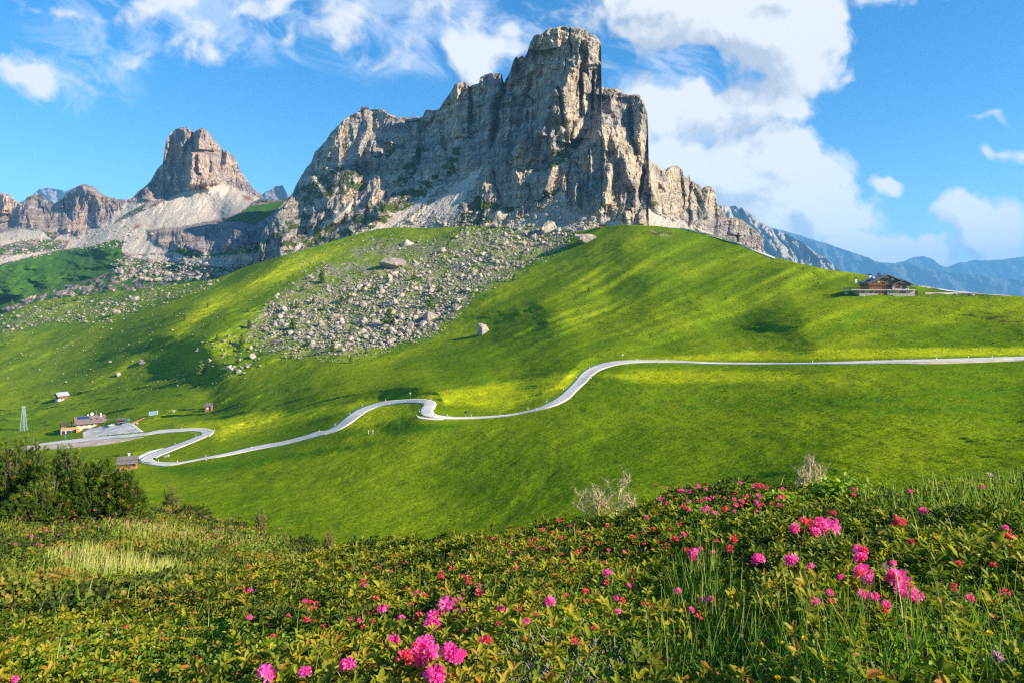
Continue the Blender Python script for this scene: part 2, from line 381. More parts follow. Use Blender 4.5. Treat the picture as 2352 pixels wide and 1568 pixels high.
# ---- road edges traced once (also used to flatten the ground there)
def ZC(k, pts):
    tr = {'a': (0, 861.3, 4.2013), 'b': (252.6, 907.2, 8.534), 'c': (0, 976.1, 1.9505), 'd': (746.5, 792.4, 2.9258), 'e': (1837.4, 562.7, 4.5525)}[k]
    return [(tr[0]+x/tr[2], tr[1]+y/tr[2]) for x, y in pts]
ROAD_A = ZC('a', [(-60,740),(340,665),(640,625),(900,600),(1200,575),(1400,555),(1520,531),(1750,515),(1900,511),(2000,516),(2050,530),(2066,548),(2052,566),(2020,590)]) \
  + ZC('b', [(1950,790),(1700,900),(1500,980),(1300,1060),(1100,1140),(960,1195),(890,1240),(875,1270),(900,1294),(960,1308),(1100,1318),(1300,1314),(1500,1288),(1750,1238),(2000,1188),(2254,1138)]) \
  + ZC('c', [(1150,92),(1250,76),(1340,54),(1420,29)]) \
  + ZC('d', [(0,575),(70,540),(150,475),(220,430),(300,400),(400,378),(520,367),(640,363),(710,370),(748,390),(738,420),(726,442),(745,465),(800,476),(880,482),(1000,482),(1180,471),(1300,454),(1420,425),(1500,388),(1570,345),(1620,300),(1680,240),(1720,190),(1780,150),(1850,125),(1950,108),(2100,101),(2352,104)]) \
  + [(1620,831.5),(1700,833)]+ZC('e', [(0,1233),(475,1220),(1000,1203),(1500,1190),(2342,1166),(2800,1150)])
ROAD_B = ZC('a', [(-60,760),(340,682),(640,655),(900,628),(1200,602),(1400,580),(1520,562),(1750,545),(1850,541),(1905,545),(1935,553),(1944,562),(1938,572),(1925,582)]) \
  + ZC('b', [(1700,800),(1480,890),(1280,960),(1080,1032),(900,1100),(740,1160),(620,1220),(566,1270),(590,1308),(660,1335),(850,1372),(1040,1390),(1240,1370),(1500,1320),(1800,1262),(2254,1192)]) \
  + ZC('c', [(1150,109),(1250,92),(1340,71),(1450,43)]) \
  + ZC('d', [(0,602),(90,572),(160,535),(230,482),(280,447),(340,420),(430,400),(530,388),(625,388),(656,398),(645,420),(634,445),(650,470),(700,484),(790,494),(900,496),(1050,492),(1200,480),(1350,455),(1470,430),(1560,402),(1640,360),(1700,300),(1760,245),(1800,202),(1860,165),(1960,135),(2100,119),(2352,118)]) \
  + [(1620,835.5),(1700,837)]+ZC('e', [(0,1247),(475,1243),(1000,1228),(1500,1215),(2342,1195),(2800,1180)])
ROAD_C = [((a[0]+b[0])/2, (a[1]+b[1])/2) for a, b in zip(ROAD_A, ROAD_B)]

# ---- the meadow valley, green hill and boulder slope in one sheet
D_MEADOW = TPS([(-300,1420,150),(300,1420,130),(1000,1420,118),(1700,1400,100),(2352,1400,85),(2650,1400,80),
 (-300,1200,260),(300,1150,215),(600,1230,172),(1000,1230,160),(1400,1150,150),(1900,1100,130),(2352,1090,112),(2650,1080,105),
 (2352,950,160),(1900,950,180),(1400,1000,200),(1000,1050,218),(620,1080,240),(0,1100,330),
 (2352,828,218),(1900,834,236),(1430,832,283),(1340,870,268),(1250,935,241),(1000,962,248),(980,920,272),(800,960,290),(620,1023,290),(350,1062,292),(480,990,350),(200,1010,395),(60,1025,400),
 (200,975,455),(60,960,520),(480,930,445),(150,910,560),(700,930,350),(1000,860,345),(1300,800,335),(1700,800,290),(2100,790,250),(2352,760,255),
 (0,820,740),(0,722,930),(-300,800,1000),(250,672,930),(300,760,700),(500,640,820),(640,590,790),(730,567,790),(900,523,800),(1000,525,770),(1100,520,745),(1250,525,690),
 (500,850,492),(700,780,505),(900,850,385),(900,700,545),(700,700,595),(500,740,620),(900,600,680),(1100,750,445),(1200,850,318),(1100,850,335),(1100,640,570),(1370,523,625),(1450,517,595),(1400,620,500),(1400,700,430),(1560,524,560),(1700,562,495),(1700,650,412),(1700,720,362),(1900,618,415),(1900,720,325),(2030,680,350),(2150,664,362),(2352,681,330),(2352,720,290),(2650,700,300),(2650,830,205)])
TOP_MEADOW = [(-300,830),(0,722),(100,690),(250,672),(400,655),(500,640),(560,615),(640,590),(720,568),(830,535),(870,526),(900,523),(1000,524),(1100,519),(1250,522),(1330,532),(1370,523),(1395,520),(1420,517),(1460,517),(1500,519),(1560,524),(1620,538),(1700,562),(1760,585),(1830,604),(1900,619),(1980,630),(2090,655),(2150,664),(2250,674),(2352,681),(2650,705)]
FOLDS = [  # crests of the grassy folds, top to bottom (photo units), metres high, widths
 ([(1560,530),(1480,600),(1370,690),(1230,770),(1120,830)],5,45,70),([(1640,560),(1560,640),(1450,720),(1330,780),(1180,840)],5,40,60),
 ([(1730,600),(1660,660),(1600,720),(1480,790)],5,40,60),([(1860,640),(1790,700),(1700,770)],4,45,60),([(1960,680),(1880,740),(1780,800)],3,40,60),
 ([(1420,560),(1330,640),(1240,700),(1180,740)],3.5,30,45),([(1350,640),(1260,710),(1130,790),(1000,850)],3.5,25,40),([(1500,560),(1430,640),(1300,740)],3,22,40),
 ([(1610,640),(1540,700),(1430,770)],3,22,35),([(1790,640),(1720,700),(1640,760)],2.6,22,35),
 ([(1300,835),(1100,862),(900,880),(746,900)],4,30,26),([(1330,852),(1180,868),(1000,895),(850,915),(690,935)],6,24,22),([(690,905),(500,930),(300,960)],3,26,22),
 ([(830,560),(640,640),(430,740),(200,850)],9,40,60),([(900,600),(700,680),(540,760),(420,830),(300,890)],6,26,40),([(500,690),(330,770),(120,880)],5,30,45),
 ([(640,880),(420,925),(200,950)],3,26,26),([(1850,965),(1400,965),(1100,985),(950,1010)],3.0,30,26),([(2352,1000),(1900,985),(1450,990)],2.2,22,26),
 ([(1300,1150),(1000,1090),(760,1085)],2.2,26,30),([(2352,890),(1900,895),(1500,905)],2.0,16,20),([(2352,800),(1900,812),(1560,822)],1.6,16,14),
 ([(1170,800),(1130,850)],1.5,28,28),([(1230,740),(1140,800)],1.5,26,32),([(2300,1060),(1900,1050),(1500,1080),(1250,1130)],3,30,34),([(1300,1040),(1000,1050),(760,1060),(500,1110)],2.6,26,30)]
GULLIES = [([(560,650),(520,690),(470,730),(390,790),(340,830)],-6,14,10),([(1190,760),(1120,815),(1060,835)],-1.5,20,20),([(780,1000),(960,985),(1130,965)],-1.2,6,6),
 ([(1010,925),(1004,950)],-2.5,8,16),([(1560,615),(1480,650),(1400,700)],-1.2,22,26),([(1730,620),(1660,690),(1630,730)],-1.4,26,30)]
def meadow_height(U, V, P):
    X, Y = P[..., 0], P[..., 1]
    wx = X+10*fbm(X/70, Y/70, 2, 5); wy = Y+10*fbm(X/70, Y/70, 2, 9)
    d, _, _ = segdist(U, V, ROAD_C); nr = np.clip((d-6)/26, 0, 1)
    far = np.clip((Y-150)/250, 0.25, 1)
    h = far*(3.0*fbm(wx/95, wy/95, 2, 2)+0.7*fbm(wx/34, wy/46, 2, 3))+0.22*fbm(wx/8, wy/10, 3, 4)
    # creep terracettes and folds running down the hill to the left
    a = (X*0.80+Y*0.60); b = (-X*0.60+Y*0.80)
    h = h+far*2.6*fbm(b/36, a/190, 3, 8)*np.clip((V-520)/60, 0, 1)*np.clip((860-V)/60, 0, 1)*np.clip((U-1000)/150, 0, 1)
    h = h+far*1.6*fbm((X*.2+Y)/30, (X)/170, 3, 21)*np.clip((700-U)/150, 0, 1)
    low = np.clip((V-850)/60, 0, 1); h = h+low*far*0.95*ridged((Y+.25*X)/17, (X-.2*Y)/120, 3, 66)+low*0.10*ridged((Y+.15*X)/5.5, X/38, 2, 67)
    rocky = boulder_mask(U, V)
    h = h+rocky*(1.6*facets(X/14, Y/18, 3)+0.9*facets(X/5, Y/6, 6))
    WU = U+16*fbm(U/260, V/200, 2, 35)+2.5*fbm(U/40, V/30, 2, 39); WV = V+9*fbm(U/220, V/180, 2, 36); WN = fbm(U/260, V/160, 2, 37)
    s = np.zeros(U.shape)
    for pts, A, wl, wr in FOLDS+GULLIES:
        dd, side, tt = segdist(WU, WV, pts); w = np.where(side > 0, wl, wr); w = w*1.4
        s = s+A*(1+.5*WN)*0.047*(wl+wr)*.7*P[..., 1]/F*np.exp(-(dd/w)**2)*(lambda e: e*e*(3-2*e))(np.clip(np.minimum(tt, 1-tt)*2.6, 0, 1))
    return (h+s)*nr
BOULDER_POLY = [(560,800),(540,750),(590,700),(640,660),(720,600),(800,560),(870,530),(960,535),(1060,522),(1180,505),(1340,520),(1280,580),(1210,620),(1180,660),(1100,690),(1060,740),(1010,780),(900,815),(800,835),(680,830),(600,825)]
BOULDER_POLY2 = [(0,730),(100,692),(250,672),(400,655),(520,640),(430,690),(300,720),(150,750),(0,790)]
def boulder_mask(U, V):
    n = 0.5*fbm(U/40, V/24, 3, 31)
    return np.clip(np.maximum(softpoly(U, V, BOULDER_POLY, 26), 0.8*softpoly(U, V, BOULDER_POLY2, 14))+n*0.5-0.15, 0, 1)

MEADOW = Sheet("ground", -300, 2650, 3.0, TOP_MEADOW, [(-300,1420),(2650,1420)], 460, D_MEADOW, height=meadow_height, pw=1.12)
def meadow_attrs():
    U, V = MEADOW.U, MEADOW.V
    bm = boulder_mask(U, V)
    hollow = np.zeros(U.shape)
    for pts, A, wl, wr in GULLIES: hollow = np.maximum(hollow, np.exp(-(segdist(U, V, pts)[0]/11)**2))
    lush = hollow*0.5
    lush = np.maximum(lush, 0.55*softpoly(U, V, [(1180,955),(1500,900),(2352,860),(2650,850),(2650,985),(1900,968),(1400,965)], 30))
    lush = np.maximum(lush, 0.8*softpoly(U, V, [(860,985),(900,965),(1100,975),(900,1005)], 10))
    lush = np.maximum(lush, 0.7*softpoly(U, V, [(320,1070),(520,1055),(900,1000),(860,1030),(560,1080),(420,1100)], 14))
    lush = np.maximum(lush, 0.8*softpoly(U, V, [(560,890),(600,860),(1000,700),(1250,730),(1000,860),(700,870)], 30)*0.4)
    lush = np.maximum(lush, 0.55*softpoly(U, V, [(1960,690),(2060,700),(1900,800),(1800,805)], 25))
    lush = np.maximum(lush, 0.25*np.clip((V-960)/40, 0, 1))
    yellow = softpoly(U, V, [(400,975),(700,935),(1000,900),(1330,850),(1300,895),(1150,945),(1010,925),(900,912),(800,940),(500,1010)], 14)  # sunlit strips and shoulder of the meadow, put into the grass colour
    yellow = np.maximum(yellow, softpoly(U, V, [(1380,832),(1700,805),(2352,795),(2650,790),(2650,815),(2352,816),(1800,826)], 8))
    yellow = np.maximum(yellow, softpoly(U, V, [(860,930),(940,925),(955,955),(880,970),(780,990)], 8))
    yellow = np.maximum(yellow, 0.8*softpoly(U, V, [(1330,860),(1500,842),(1800,850),(2000,880),(1500,885)], 14))
    yellow = np.maximum(yellow, 0.8*softpoly(U, V, [(500,660),(720,580),(880,530),(800,570),(560,700),(300,800)], 20))
    bare = bm*0.62
    bare = np.maximum(bare, 0.5*softpoly(U, V, [(1480,525),(1560,530),(1540,548),(1500,545)], 6))
    heath = np.maximum(0.5*softpoly(U, V, [(2180,720),(2352,700),(2650,700),(2650,770),(2300,760)], 16), 0.55*softpoly(U, V, [(1480,524),(1580,530),(1560,556),(1440,548)], 8))
    heath = np.maximum(heath, 0.45*softpoly(U, V, [(1700,610),(1860,620),(1850,660),(1740,660)], 20))
    heath = np.maximum(heath, 0.42*softpoly(U, V, [(380,720),(480,700),(420,800),(260,850)], 16))
    return dict(lush=lush, yellow=yellow, bare=bare, heath=np.maximum(heath, 0.55*bm))
M_GRASS = grass_material()
MEADOW.build(M_GRASS, meadow_attrs())

# ---- the main rock mountain
D_MAIN = TPS([(560,600,930),(600,560,900),(700,545,870),(850,530,815),(1000,530,790),(1100,520,765),(1200,500,755),(1300,520,710),(1400,530,690),(1480,530,680),(1600,545,680),(1752,578,690),(1800,640,680),(600,640,860),(1000,640,740),(1400,640,620),
 (1200,440,790),(1290,62,880),(1215,125,885),(1372,105,885),(1375,330,800),(1250,330,815),(1300,450,745),(1478,235,860),(1430,215,890),(1480,400,775),(1450,480,715),
 (1130,170,960),(1060,190,985),(1000,255,1020),(890,262,1080),(830,250,1110),(740,330,1090),(690,420,1050),(640,470,1010),(600,520,960),
 (1100,350,880),(1000,400,895),(900,400,945),(820,385,950),(750,450,925),(800,310,1050),(660,520,905),(1080,430,830),
 (1550,385,880),(1640,435,860),(1700,510,800),(1550,500,730),(1650,510,765)])
TOP_MAIN = [(560,640),(585,600),(596,575),(598,545),(610,520),(632,492),(655,470),(664,455),(672,443),(680,425),(690,410),(700,393),(716,372),(722,352),(738,334),(750,322),(760,305),(778,285),(800,268),(820,256),(828,250),(850,250),(880,252),(890,259),(903,266),(915,271),(970,270),(978,252),(1008,251),(1015,240),(1035,213),(1045,192),(1060,188),(1074,190),(1077.5,200),(1079.5,200),(1085,194),(1100,191),(1103,176),(1112,170),(1152,168),(1156,186),(1158,193),(1163,182),(1172,165),(1176,150),(1180,138),(1186,131),(1190,136),(1196,130),(1202,128),(1204,134),(1211,123),(1216,104),(1226,84),(1236,78),(1246,77),(1250,72),(1262,65),(1285,61),(1303,63),(1306.5,70),(1309,63),(1330,62),(1345,70),(1358,79),(1368,82),(1376,92),(1381.5,104),(1380,160),(1381,199),(1395,203),(1420,207),(1432,217),(1447,218),(1460,217),(1470,222),(1478,233),(1484,247),(1487.5,262),(1489,300),(1490,362),(1500,373),(1515,384),(1520,390),(1530,391),(1537,384),(1548,379.5),(1560,381),(1567,392),(1571,407),(1577,409),(1583,405),(1586,417),(1596,420),(1604,424),(1612,433),(1620,428),(1632,428),(1641,437),(1644,452),(1648,470),(1660,484),(1670,502),(1690,502),(1705,507),(1722,518),(1740,532),(1750,548),(1753,575),(1790,640)]
z1 = lambda p: zc(1850, 80, 2.904, p); z2 = lambda p: zc(1850, 500, 2.6133, p); z3 = lambda p: zc(1100, 50, 2.24, p); z4 = lambda p: zc(1000, 580, 2.6133, p); z5 = lambda p: zc(2000, 50, 1.568, p)
CREST_MAIN = [
 (z1([(1235,60),(1240,200),(1262,320),(1270,450)]),-9,4,4),(z1([(1455,225),(1395,330),(1365,470),(1290,560)]),17,30,11),(z1([(1500,200),(1462,330),(1455,420),(1465,545)]),22,14,36),
 (z1([(1290,540),(1232,640),(1182,800),(1170,1000),(1200,1200)]),24,30,40),(z1([(1362,600),(1376,850),(1380,1070)]),-16,5,6),(z1([(1400,600),(1400,850),(1392,1070)]),8,8,24),(z1([(1517,600),(1520,850),(1512,1070)]),-14,5,5),(z1([(1540,640),(1530,850),(1540,1060)]),9,6,16),
 (z1([(1085,790),(1012,900),(990,1100),(940,1250),(940,1380)]),22,26,30),(z1([(1118,760),(1155,1000),(1172,1250)]),-14,6,6),(z1([(490,640),(478,850),(400,1000),(388,1270),(340,1450)]),-26,14,10),(z1([(82,780),(100,1000),(90,1230)]),-16,7,8),
 (z1([(830,640),(740,900),(680,1060),(640,1300)]),-13,10,12),(z1([(350,850),(305,1000),(310,1220)]),14,14,14),(z1([(860,180),(850,350),(870,560)]),-9,8,8),(z1([(640,440),(640,620)]),-10,5,5),(z1([(600,440),(575,600),(560,760)]),10,12,10),
 (z1([(1650,1080),(1605,1200),(1630,1350),(1700,1568)]),18,20,30),(z1([(1700,850),(1720,1000),(1740,1080)]),9,12,18),(z1([(1800,1080),(1800,1300),(1830,1500)]),12,14,24),(z1([(2105,940),(2085,1150),(2065,1350),(2060,1568)]),18,30,16),(z1([(1945,980),(1950,1200),(1985,1450),(2040,1568)]),-16,10,10),
 (z1([(1380,1085),(1290,1195),(1180,1270)]),-10,10,10),(z1([(1380,1160),(1300,1290),(1290,1400)]),10,14,14),(z1([(760,1070),(755,1250),(760,1400)]),-9,8,8),
 (z2([(740,0),(640,170),(560,350)]),14,18,16),(z2([(800,40),(720,220),(720,380)]),12,10,18),(z2([(1720,230),(1705,400),(1730,560),(1780,640)]),16,16,22),(z2([(1535,390),(1520,560),(1500,720),(1480,850)]),16,22,20),(z2([(1905,480),(1868,640),(1850,780)]),-18,8,6),(z2([(1840,480),(1820,600),(1800,860)]),10,12,12),
 (z2([(1190,600),(1170,760),(1190,900)]),10,12,10),(z2([(1230,640),(1220,860)]),-6,6,6),(z2([(740,450),(1000,320),(1200,190),(1330,110)]),-9,16,18),(z2([(320,480),(350,650),(400,790)]),-9,6,6),(z2([(550,480),(600,560),(590,760)]),7,12,12),(z2([(960,420),(900,560),(850,700)]),8,14,12),
 (z2([(1450,60),(1300,280),(1200,420)]),12,26,30),(z2([(1560,0),(1560,120),(1620,300),(1640,420)]),12,16,18),(z2([(1950,350),(1960,560),(2000,820),(2010,1000)]),14,18,16),(z2([(1700,900),(1720,1000)]),12,14,20),
 (z5([(1090,950),(1060,1060),(1010,1100)]),16,24,18),(z5([(1160,1050),(1165,1150)]),9,8,8),(z5([(1310,1090),(1290,1200),(1300,1300)]),14,18,14),(z5([(1480,1300),(1470,1400)]),12,16,30),(z5([(1210,1110),(1250,1200)]),-8,8,8),
 (z3([(1290,990),(1300,1200),(1290,1330)]),-11,6,6),(z3([(1270,980),(1240,1200),(1180,1400)]),9,14,14),(z3([(1640,620),(1620,800),(1640,1100)]),10,14,12),(z3([(1500,960),(1520,1150),(1540,1250)]),-10,9,9),
 (z3([(860,960),(800,1100),(740,1250)]),9,14,14),(z3([(500,1100),(480,1300),(420,1400)]),8,14,14),(z3([(420,1240),(380,1330)]),8,12,12),(z3([(740,1230),(720,1340)]),12,10,14),(z3([(880,1140),(850,1260)]),10,10,12),(z3([(800,1180),(830,1230)]),6,8,8),
 # spur standing in front on the left, and gullies running down beside it
 (z4([(700,330),(560,430),(440,560),(200,760),(90,930)]),16,60,80),(z4([(1180,180),(1240,330),(1160,500),(1060,650),(900,830),(480,1040)]),-22,26,26),(z4([(1540,380),(1480,520),(1250,640),(980,860)]),-10,14,20),(z4([(1600,300),(1440,620),(1340,780)]),16,22,20),
 (z4([(2180,300),(1900,430),(1700,600),(1400,820)]),-8,20,20),(z4([(1300,330),(1180,520),(1080,640)]),10,14,14)]
def main_relief(U, V, P):
    wu = U+7*fbm(U/34, V/60, 3, 14); wv = V+9*fbm(U/50, V/50, 2, 15)
    X = P[..., 0]; Z = P[..., 2]
    lean = wu+0.10*wv
    h = 1.6*strokes(U+3.0*fbm(U/16, V/22, 3, 41), V, CREST_MAIN)
    soft = softpoly(U, V, SCREE_MAIN[0], 12)
    for q in SCREE_MAIN[1:]: soft = np.maximum(soft, softpoly(U, V, q, 8))
    hard = 1-0.93*soft; gsoft = np.zeros(U.shape)
    for q in GRASS_MAIN[:4]+GRASS_MAIN[7:8]: gsoft = np.maximum(gsoft, softpoly(U, V, q, 16))
    hard = hard*(1-.55*gsoft)
    h = h*(1-0.9*soft)
    h = h+hard*(24*facets(lean/48, wv/110, 2, 1.25)+(8+6*np.clip((1150-U)/100, 0, 1))*facets(lean/19, wv/40, 4, 1.3)+4.2*facets(lean/9, wv/13, 6, 1.3)+2.0*facets(lean/3.6, wv/7, 7, 1.0))
    h = h+hard*(1.7*ridged(lean/9, wv/70, 3, 17)+1.2*fbm(U/4, V/3, 3, 19))
    bed = np.sin(Z/5.2+2.5*fbm(U/60, V/60, 2, 23)); h = h+hard*2.6*np.clip(bed*3, -1, 1)*np.clip((330-V)/80, 0.25, 1)
    h = h+(1-hard)*(1.2*ridged((U*0.8+V*0.6)/9, (V*0.8-U*0.6)/80, 3, 51)+0.5*fbm(U/3, V/3, 2, 52))
    rim = np.clip((V-interp(TOP_MAIN, U))/5.0, 0.0, 1)
    return h*np.clip(0.25+rim, 0, 1)
SCREE_MAIN = [[(880,540),(900,523),(960,485),(1000,455),(1040,425),(1080,400),(1112,378),(1108,405),(1090,430),(1062,470),(1048,500),(1045,560)],
 [(650,575),(700,545),(760,500),(800,462),(818,455),(805,485),(770,515),(720,552),(690,580)],
 [(1130,540),(1180,505),(1240,480),(1285,440),(1300,445),(1310,480),(1400,500),(1460,515),(1460,545),(1300,550)],
 [(720,570),(850,520),(960,450),(1010,405),(1020,420),(970,478),(890,540)],
 [(1480,540),(1490,470),(1530,500),(1600,520),(1680,560),(1600,560)]]
GRASS_MAIN = [[(690,430),(740,395),(790,375),(828,374),(845,420),(850,440),(820,450),(770,455),(720,470),(680,480)],[(630,560),(720,520),(800,500),(860,460),(930,430),(1000,395),(1030,345),(1050,310),(1062,330),(1056,380),(1040,405),(1000,440),(930,490),(860,530),(740,565),(650,590)],
 [(1045,540),(1052,500),(1070,470),(1092,440),(1115,450),(1150,470),(1190,475),(1170,500),(1120,520),(1090,540)],[(1222,382),(1255,362),(1300,325),(1345,300),(1350,318),(1320,360),(1290,380),(1240,402),(1215,400)],[(860,360),(900,320),(925,330),(900,370),(880,380)],[(900,420),(960,330),(990,340),(960,400),(920,440)],
 [(1210,470),(1260,440),(1300,415),(1290,440),(1240,470)],[(600,560),(640,520),(700,480),(720,500),(640,560)],[(1380,198),(1430,205),(1435,220),(1385,215)],[(1470,440),(1500,440),(1520,470),(1500,480)],[(1560,500),(1600,520),(1640,560),(1600,540)]]
M_ROCK = terrain_material("dolomite_rock", 1.0)
MAIN = Sheet("mountain", 560, 1790, 1.5, TOP_MAIN, [(560,700),(1000,600),(1400,600),(1790,680)], 380, D_MAIN, relief=main_relief, jitter=2.6, skirt=((1.01,.0),(1.03,-.015),(1.10,-.12),(1.22,-.45)), smooth=False)
def mask(U, V, polys, w=8):
    r = np.zeros(U.shape)
    for p in polys: r = np.maximum(r, softpoly(U, V, p, w))
    return r
nz = 0.5*fbm(MAIN.U/22, MAIN.V/16, 4, 61)
sc = np.clip(mask(MAIN.U, MAIN.V, SCREE_MAIN, 10)+0.8*nz, 0, 1); gr = np.clip(mask(MAIN.U, MAIN.V, GRASS_MAIN, 9)*(0.80+nz), 0, 1)*0.64
gr = np.maximum(gr, 0.30*np.clip((MAIN.V-300)/160, 0, 1)*(nz > 0.05)*(MAIN.U < 1450))
MAIN.build(M_ROCK, dict(scree=np.clip((sc-0.4)*4, 0, 1), grass=gr, red=0))

# ---- the left valley with the square tower behind it
D_LEFT = TPS([(-300,860,1050),(0,760,1010),(0,700,1040),(200,640,1060),(400,620,1000),(600,600,950),(760,560,900),(0,610,1150),(250,566,1200),(0,560,1350),(300,520,1340),(-300,700,1150),(-300,560,1400),
 (500,500,1330),(600,500,1150),(410,455,1470),(345,462,1470),(550,440,1480),(480,430,1480),(430,292,1580),(480,310,1600),(385,320,1580),(600,455,1420),(0,540,1560),(0,450,1750),(200,430,1650),(200,520,1500),(-300,450,1750),(520,560,1020),(450,560,1080),(560,530,1020),(660,460,1330),(100,520,1540),(700,500,1000),(800,520,960)])
TOP_LEFT = [(-300,430),(-100,452),(-40,436),(0,443),(20,447),(40,465),(52,470),(62,452),(75,448),(95,449),(112,462),(124,468),(142,458),(155,444),(165,436),(188,424),(196,423),(207,428),(218,432),(232,446),(247,452),(270,459),(292,459),(305,455),(318,440),(330,432),(345,418),(352,406),(362,388),(374,376),(377,352),(380,330),(386,314),(396,302),(405,296),(418,292),(430,292),(440,303),(446,303),(460,295),(468,293),(478,302),(488,318),(500,330),(510,342),(514,350),(520,345),(530,352),(540,365),(546,376),(551,392),(560,403),(575,425),(585,437),(596,444),(606,455),(614,462),(640,461),(655,458),(672,450),(820,520)]
z6 = lambda p: zc(0, 450, 1.96, p)
CREST_LEFT = [(z6([(1500,300),(1490,450),(1500,590)]),70,12,75),(z6([(1590,120),(1560,220),(1555,300)]),50,12,55),(z6([(1508,150),(1525,300)]),-26,8,8),(z6([(1745,290),(1735,380),(1710,480)]),-22,6,8),(z6([(1780,300),(1770,400)]),20,8,14),(z6([(1345,200),(1365,330),(1370,430)]),-16,8,8),(z6([(1300,200),(1280,380)]),16,10,14),
 (z6([(1440,120),(1450,300)]),14,16,14),(z6([(1200,450),(1180,600),(1160,700)]),16,20,20),(z6([(650,560),(600,700),(560,960)]),60,50,60),(z6([(720,600),(800,760),(740,900)]),26,24,26),(z6([(250,650),(220,780),(240,900)]),34,16,34),(z6([(40,640),(20,800)]),34,20,34),(z6([(150,700),(150,880)]),26,14,22),
 (z6([(1850,900),(1760,1050)]),36,40,46),(z6([(1660,860),(1560,1000),(1520,1090)]),34,34,40),(z6([(1300,950),(1230,1030)]),20,24,24),(z6([(1500,920),(1380,1060)]),22,26,26),(z6([(1820,420),(1860,500),(1960,600)]),16,20,20)]
SCREE_LEFT = [z6(p) for p in [[(560,1000),(900,870),(1250,720),(1430,620),(1500,610),(1640,600),(1710,480),(1790,560),(1900,600),(2060,670),(1980,720),(1880,800),(1700,850),(1450,900),(1180,930),(1160,1000),(1250,1020),(1340,1080),(1300,1110),(1050,1120),(960,1100),(940,1010),(700,1060),(500,1080)],
 [(430,1000),(560,900),(800,850),(1000,700),(1060,680),(1180,700),(1020,780),(860,900),(600,1010)],[(0,950),(150,900),(330,920),(420,1000),(300,1000),(180,1010),(0,1060)],[(0,1130),(200,1110),(420,1080),(560,1060),(300,1130),(0,1200)],[(900,1130),(1250,1110),(1500,1080),(1900,1040),(2254,980),(2254,1100),(1800,1230),(1300,1170)]]]
CLIFF_LEFT = [z6(p) for p in [[(1160,930),(1400,910),(1540,900),(1700,850),(2030,860),(2254,700),(2300,1000),(2000,1040),(1800,1090),(1560,1110),(1440,1110),(1330,1070),(1220,1040)],[(-200,560),(0,600),(130,640),(200,700),(420,680),(500,640),(650,560),(800,640),(1000,690),(850,860),(600,980),(430,930),(200,900),(0,950),(-200,950)],
 [(1000,700),(1300,100),(1700,100),(1900,400),(2080,680),(1900,600),(1750,560),(1640,600),(1430,620),(1200,710)]]]
GRASS_LEFT = [z6(p) for p in [[(-600,1300),(0,1200),(250,1130),(500,1075),(720,1050),(880,1000),(980,1010),(950,1060),(960,1120),(980,1170),(900,1240),(700,1310),(340,1400),(0,1540),(-600,1700)],[(1880,790),(1960,740),(2240,690),(2130,800),(2000,880),(1900,860),(1750,850)],[(1360,1090),(1420,1060),(1560,1120),(1800,1090),(2100,1020),(2000,1100),(1500,1150)]]]
def left_relief(U, V, P):
    wu = U+5*fbm(U/24, V/40, 3, 24); wv = V+6*fbm(U/40, V/40, 2, 25)
    hard = mask(U, V, CLIFF_LEFT, 7); gs = mask(U, V, GRASS_LEFT, 14)
    h = strokes(U+2*fbm(U/12, V/16, 3, 44), V, CREST_LEFT)*(0.15+0.85*hard)
    h = h+hard*(26*facets(wu/30, wv/80, 12, 1.0)+14*facets(wu/13, wv/30, 14, 1.1)+6*facets(wu/5.5, wv/11, 16, 1.1))+hard*3*ridged(wu/5, wv/60, 3, 27)
    h = h+(1-hard)*(1-gs)*(9*fbm((U*.8+V*.6)/30, (V*.8-U*.6)/70, 4, 53)+3*facets(U/6, V/4, 33))
    h = h+gs*(22*fbm(U/70, V/26, 3, 71)+5*ridged((U*.7+V)/30, (V-U*.4)/60, 2, 72))
    rim = np.clip((V-interp(TOP_LEFT, U))/5.0, 0.0, 1)
    return h*np.clip(0.3+rim, 0, 1)
LEFT = Sheet("mountain", -300, 820, 1.6, TOP_LEFT, [(-300,860),(0,770),(400,700),(600,640),(820,600)], 300, D_LEFT, relief=left_relief, jitter=1.2, skirt=((1.01,.0),(1.03,-.015),(1.10,-.10),(1.25,-.35)), smooth=False)
nz = 0.5*fbm(LEFT.U/20, LEFT.V/12, 4, 62); hard = mask(LEFT.U, LEFT.V, CLIFF_LEFT, 6)
sc = np.clip((mask(LEFT.U, LEFT.V, SCREE_LEFT, 7)+0.25*nz-0.42)*4, 0, 1)*(1-0.9*hard)
gl = mask(LEFT.U, LEFT.V, GRASS_LEFT, 6)
gr = np.clip(np.maximum(gl, (1-hard)*(1-np.clip(sc, 0, 1))*np.clip(0.50+0.9*nz, 0, 1)), 0, 1)
red = mask(LEFT.U, LEFT.V, [z6([(1040,920),(1060,880),(1110,880),(1090,910)]),z6([(1900,650),(1960,655),(1980,690),(1920,690)]),z6([(1290,1120),(1360,1110),(1350,1150)])], 3)+0.25*np.clip(nz*3, 0, 1)*mask(LEFT.U, LEFT.V, [z6([(1100,850),(1700,730),(1900,760),(1500,900),(1150,930)])], 8)
M_ROCK_FAR = terrain_material("pink_grey_rock", 0.6, 1.3, ((.40,.335,.325),(.60,.45,.36)), ((.035,.115,.010),(.075,.175,.014)))
LEFT.build(M_ROCK_FAR, dict(scree=sc, grass=gr, red=np.clip(red, 0, 1)))

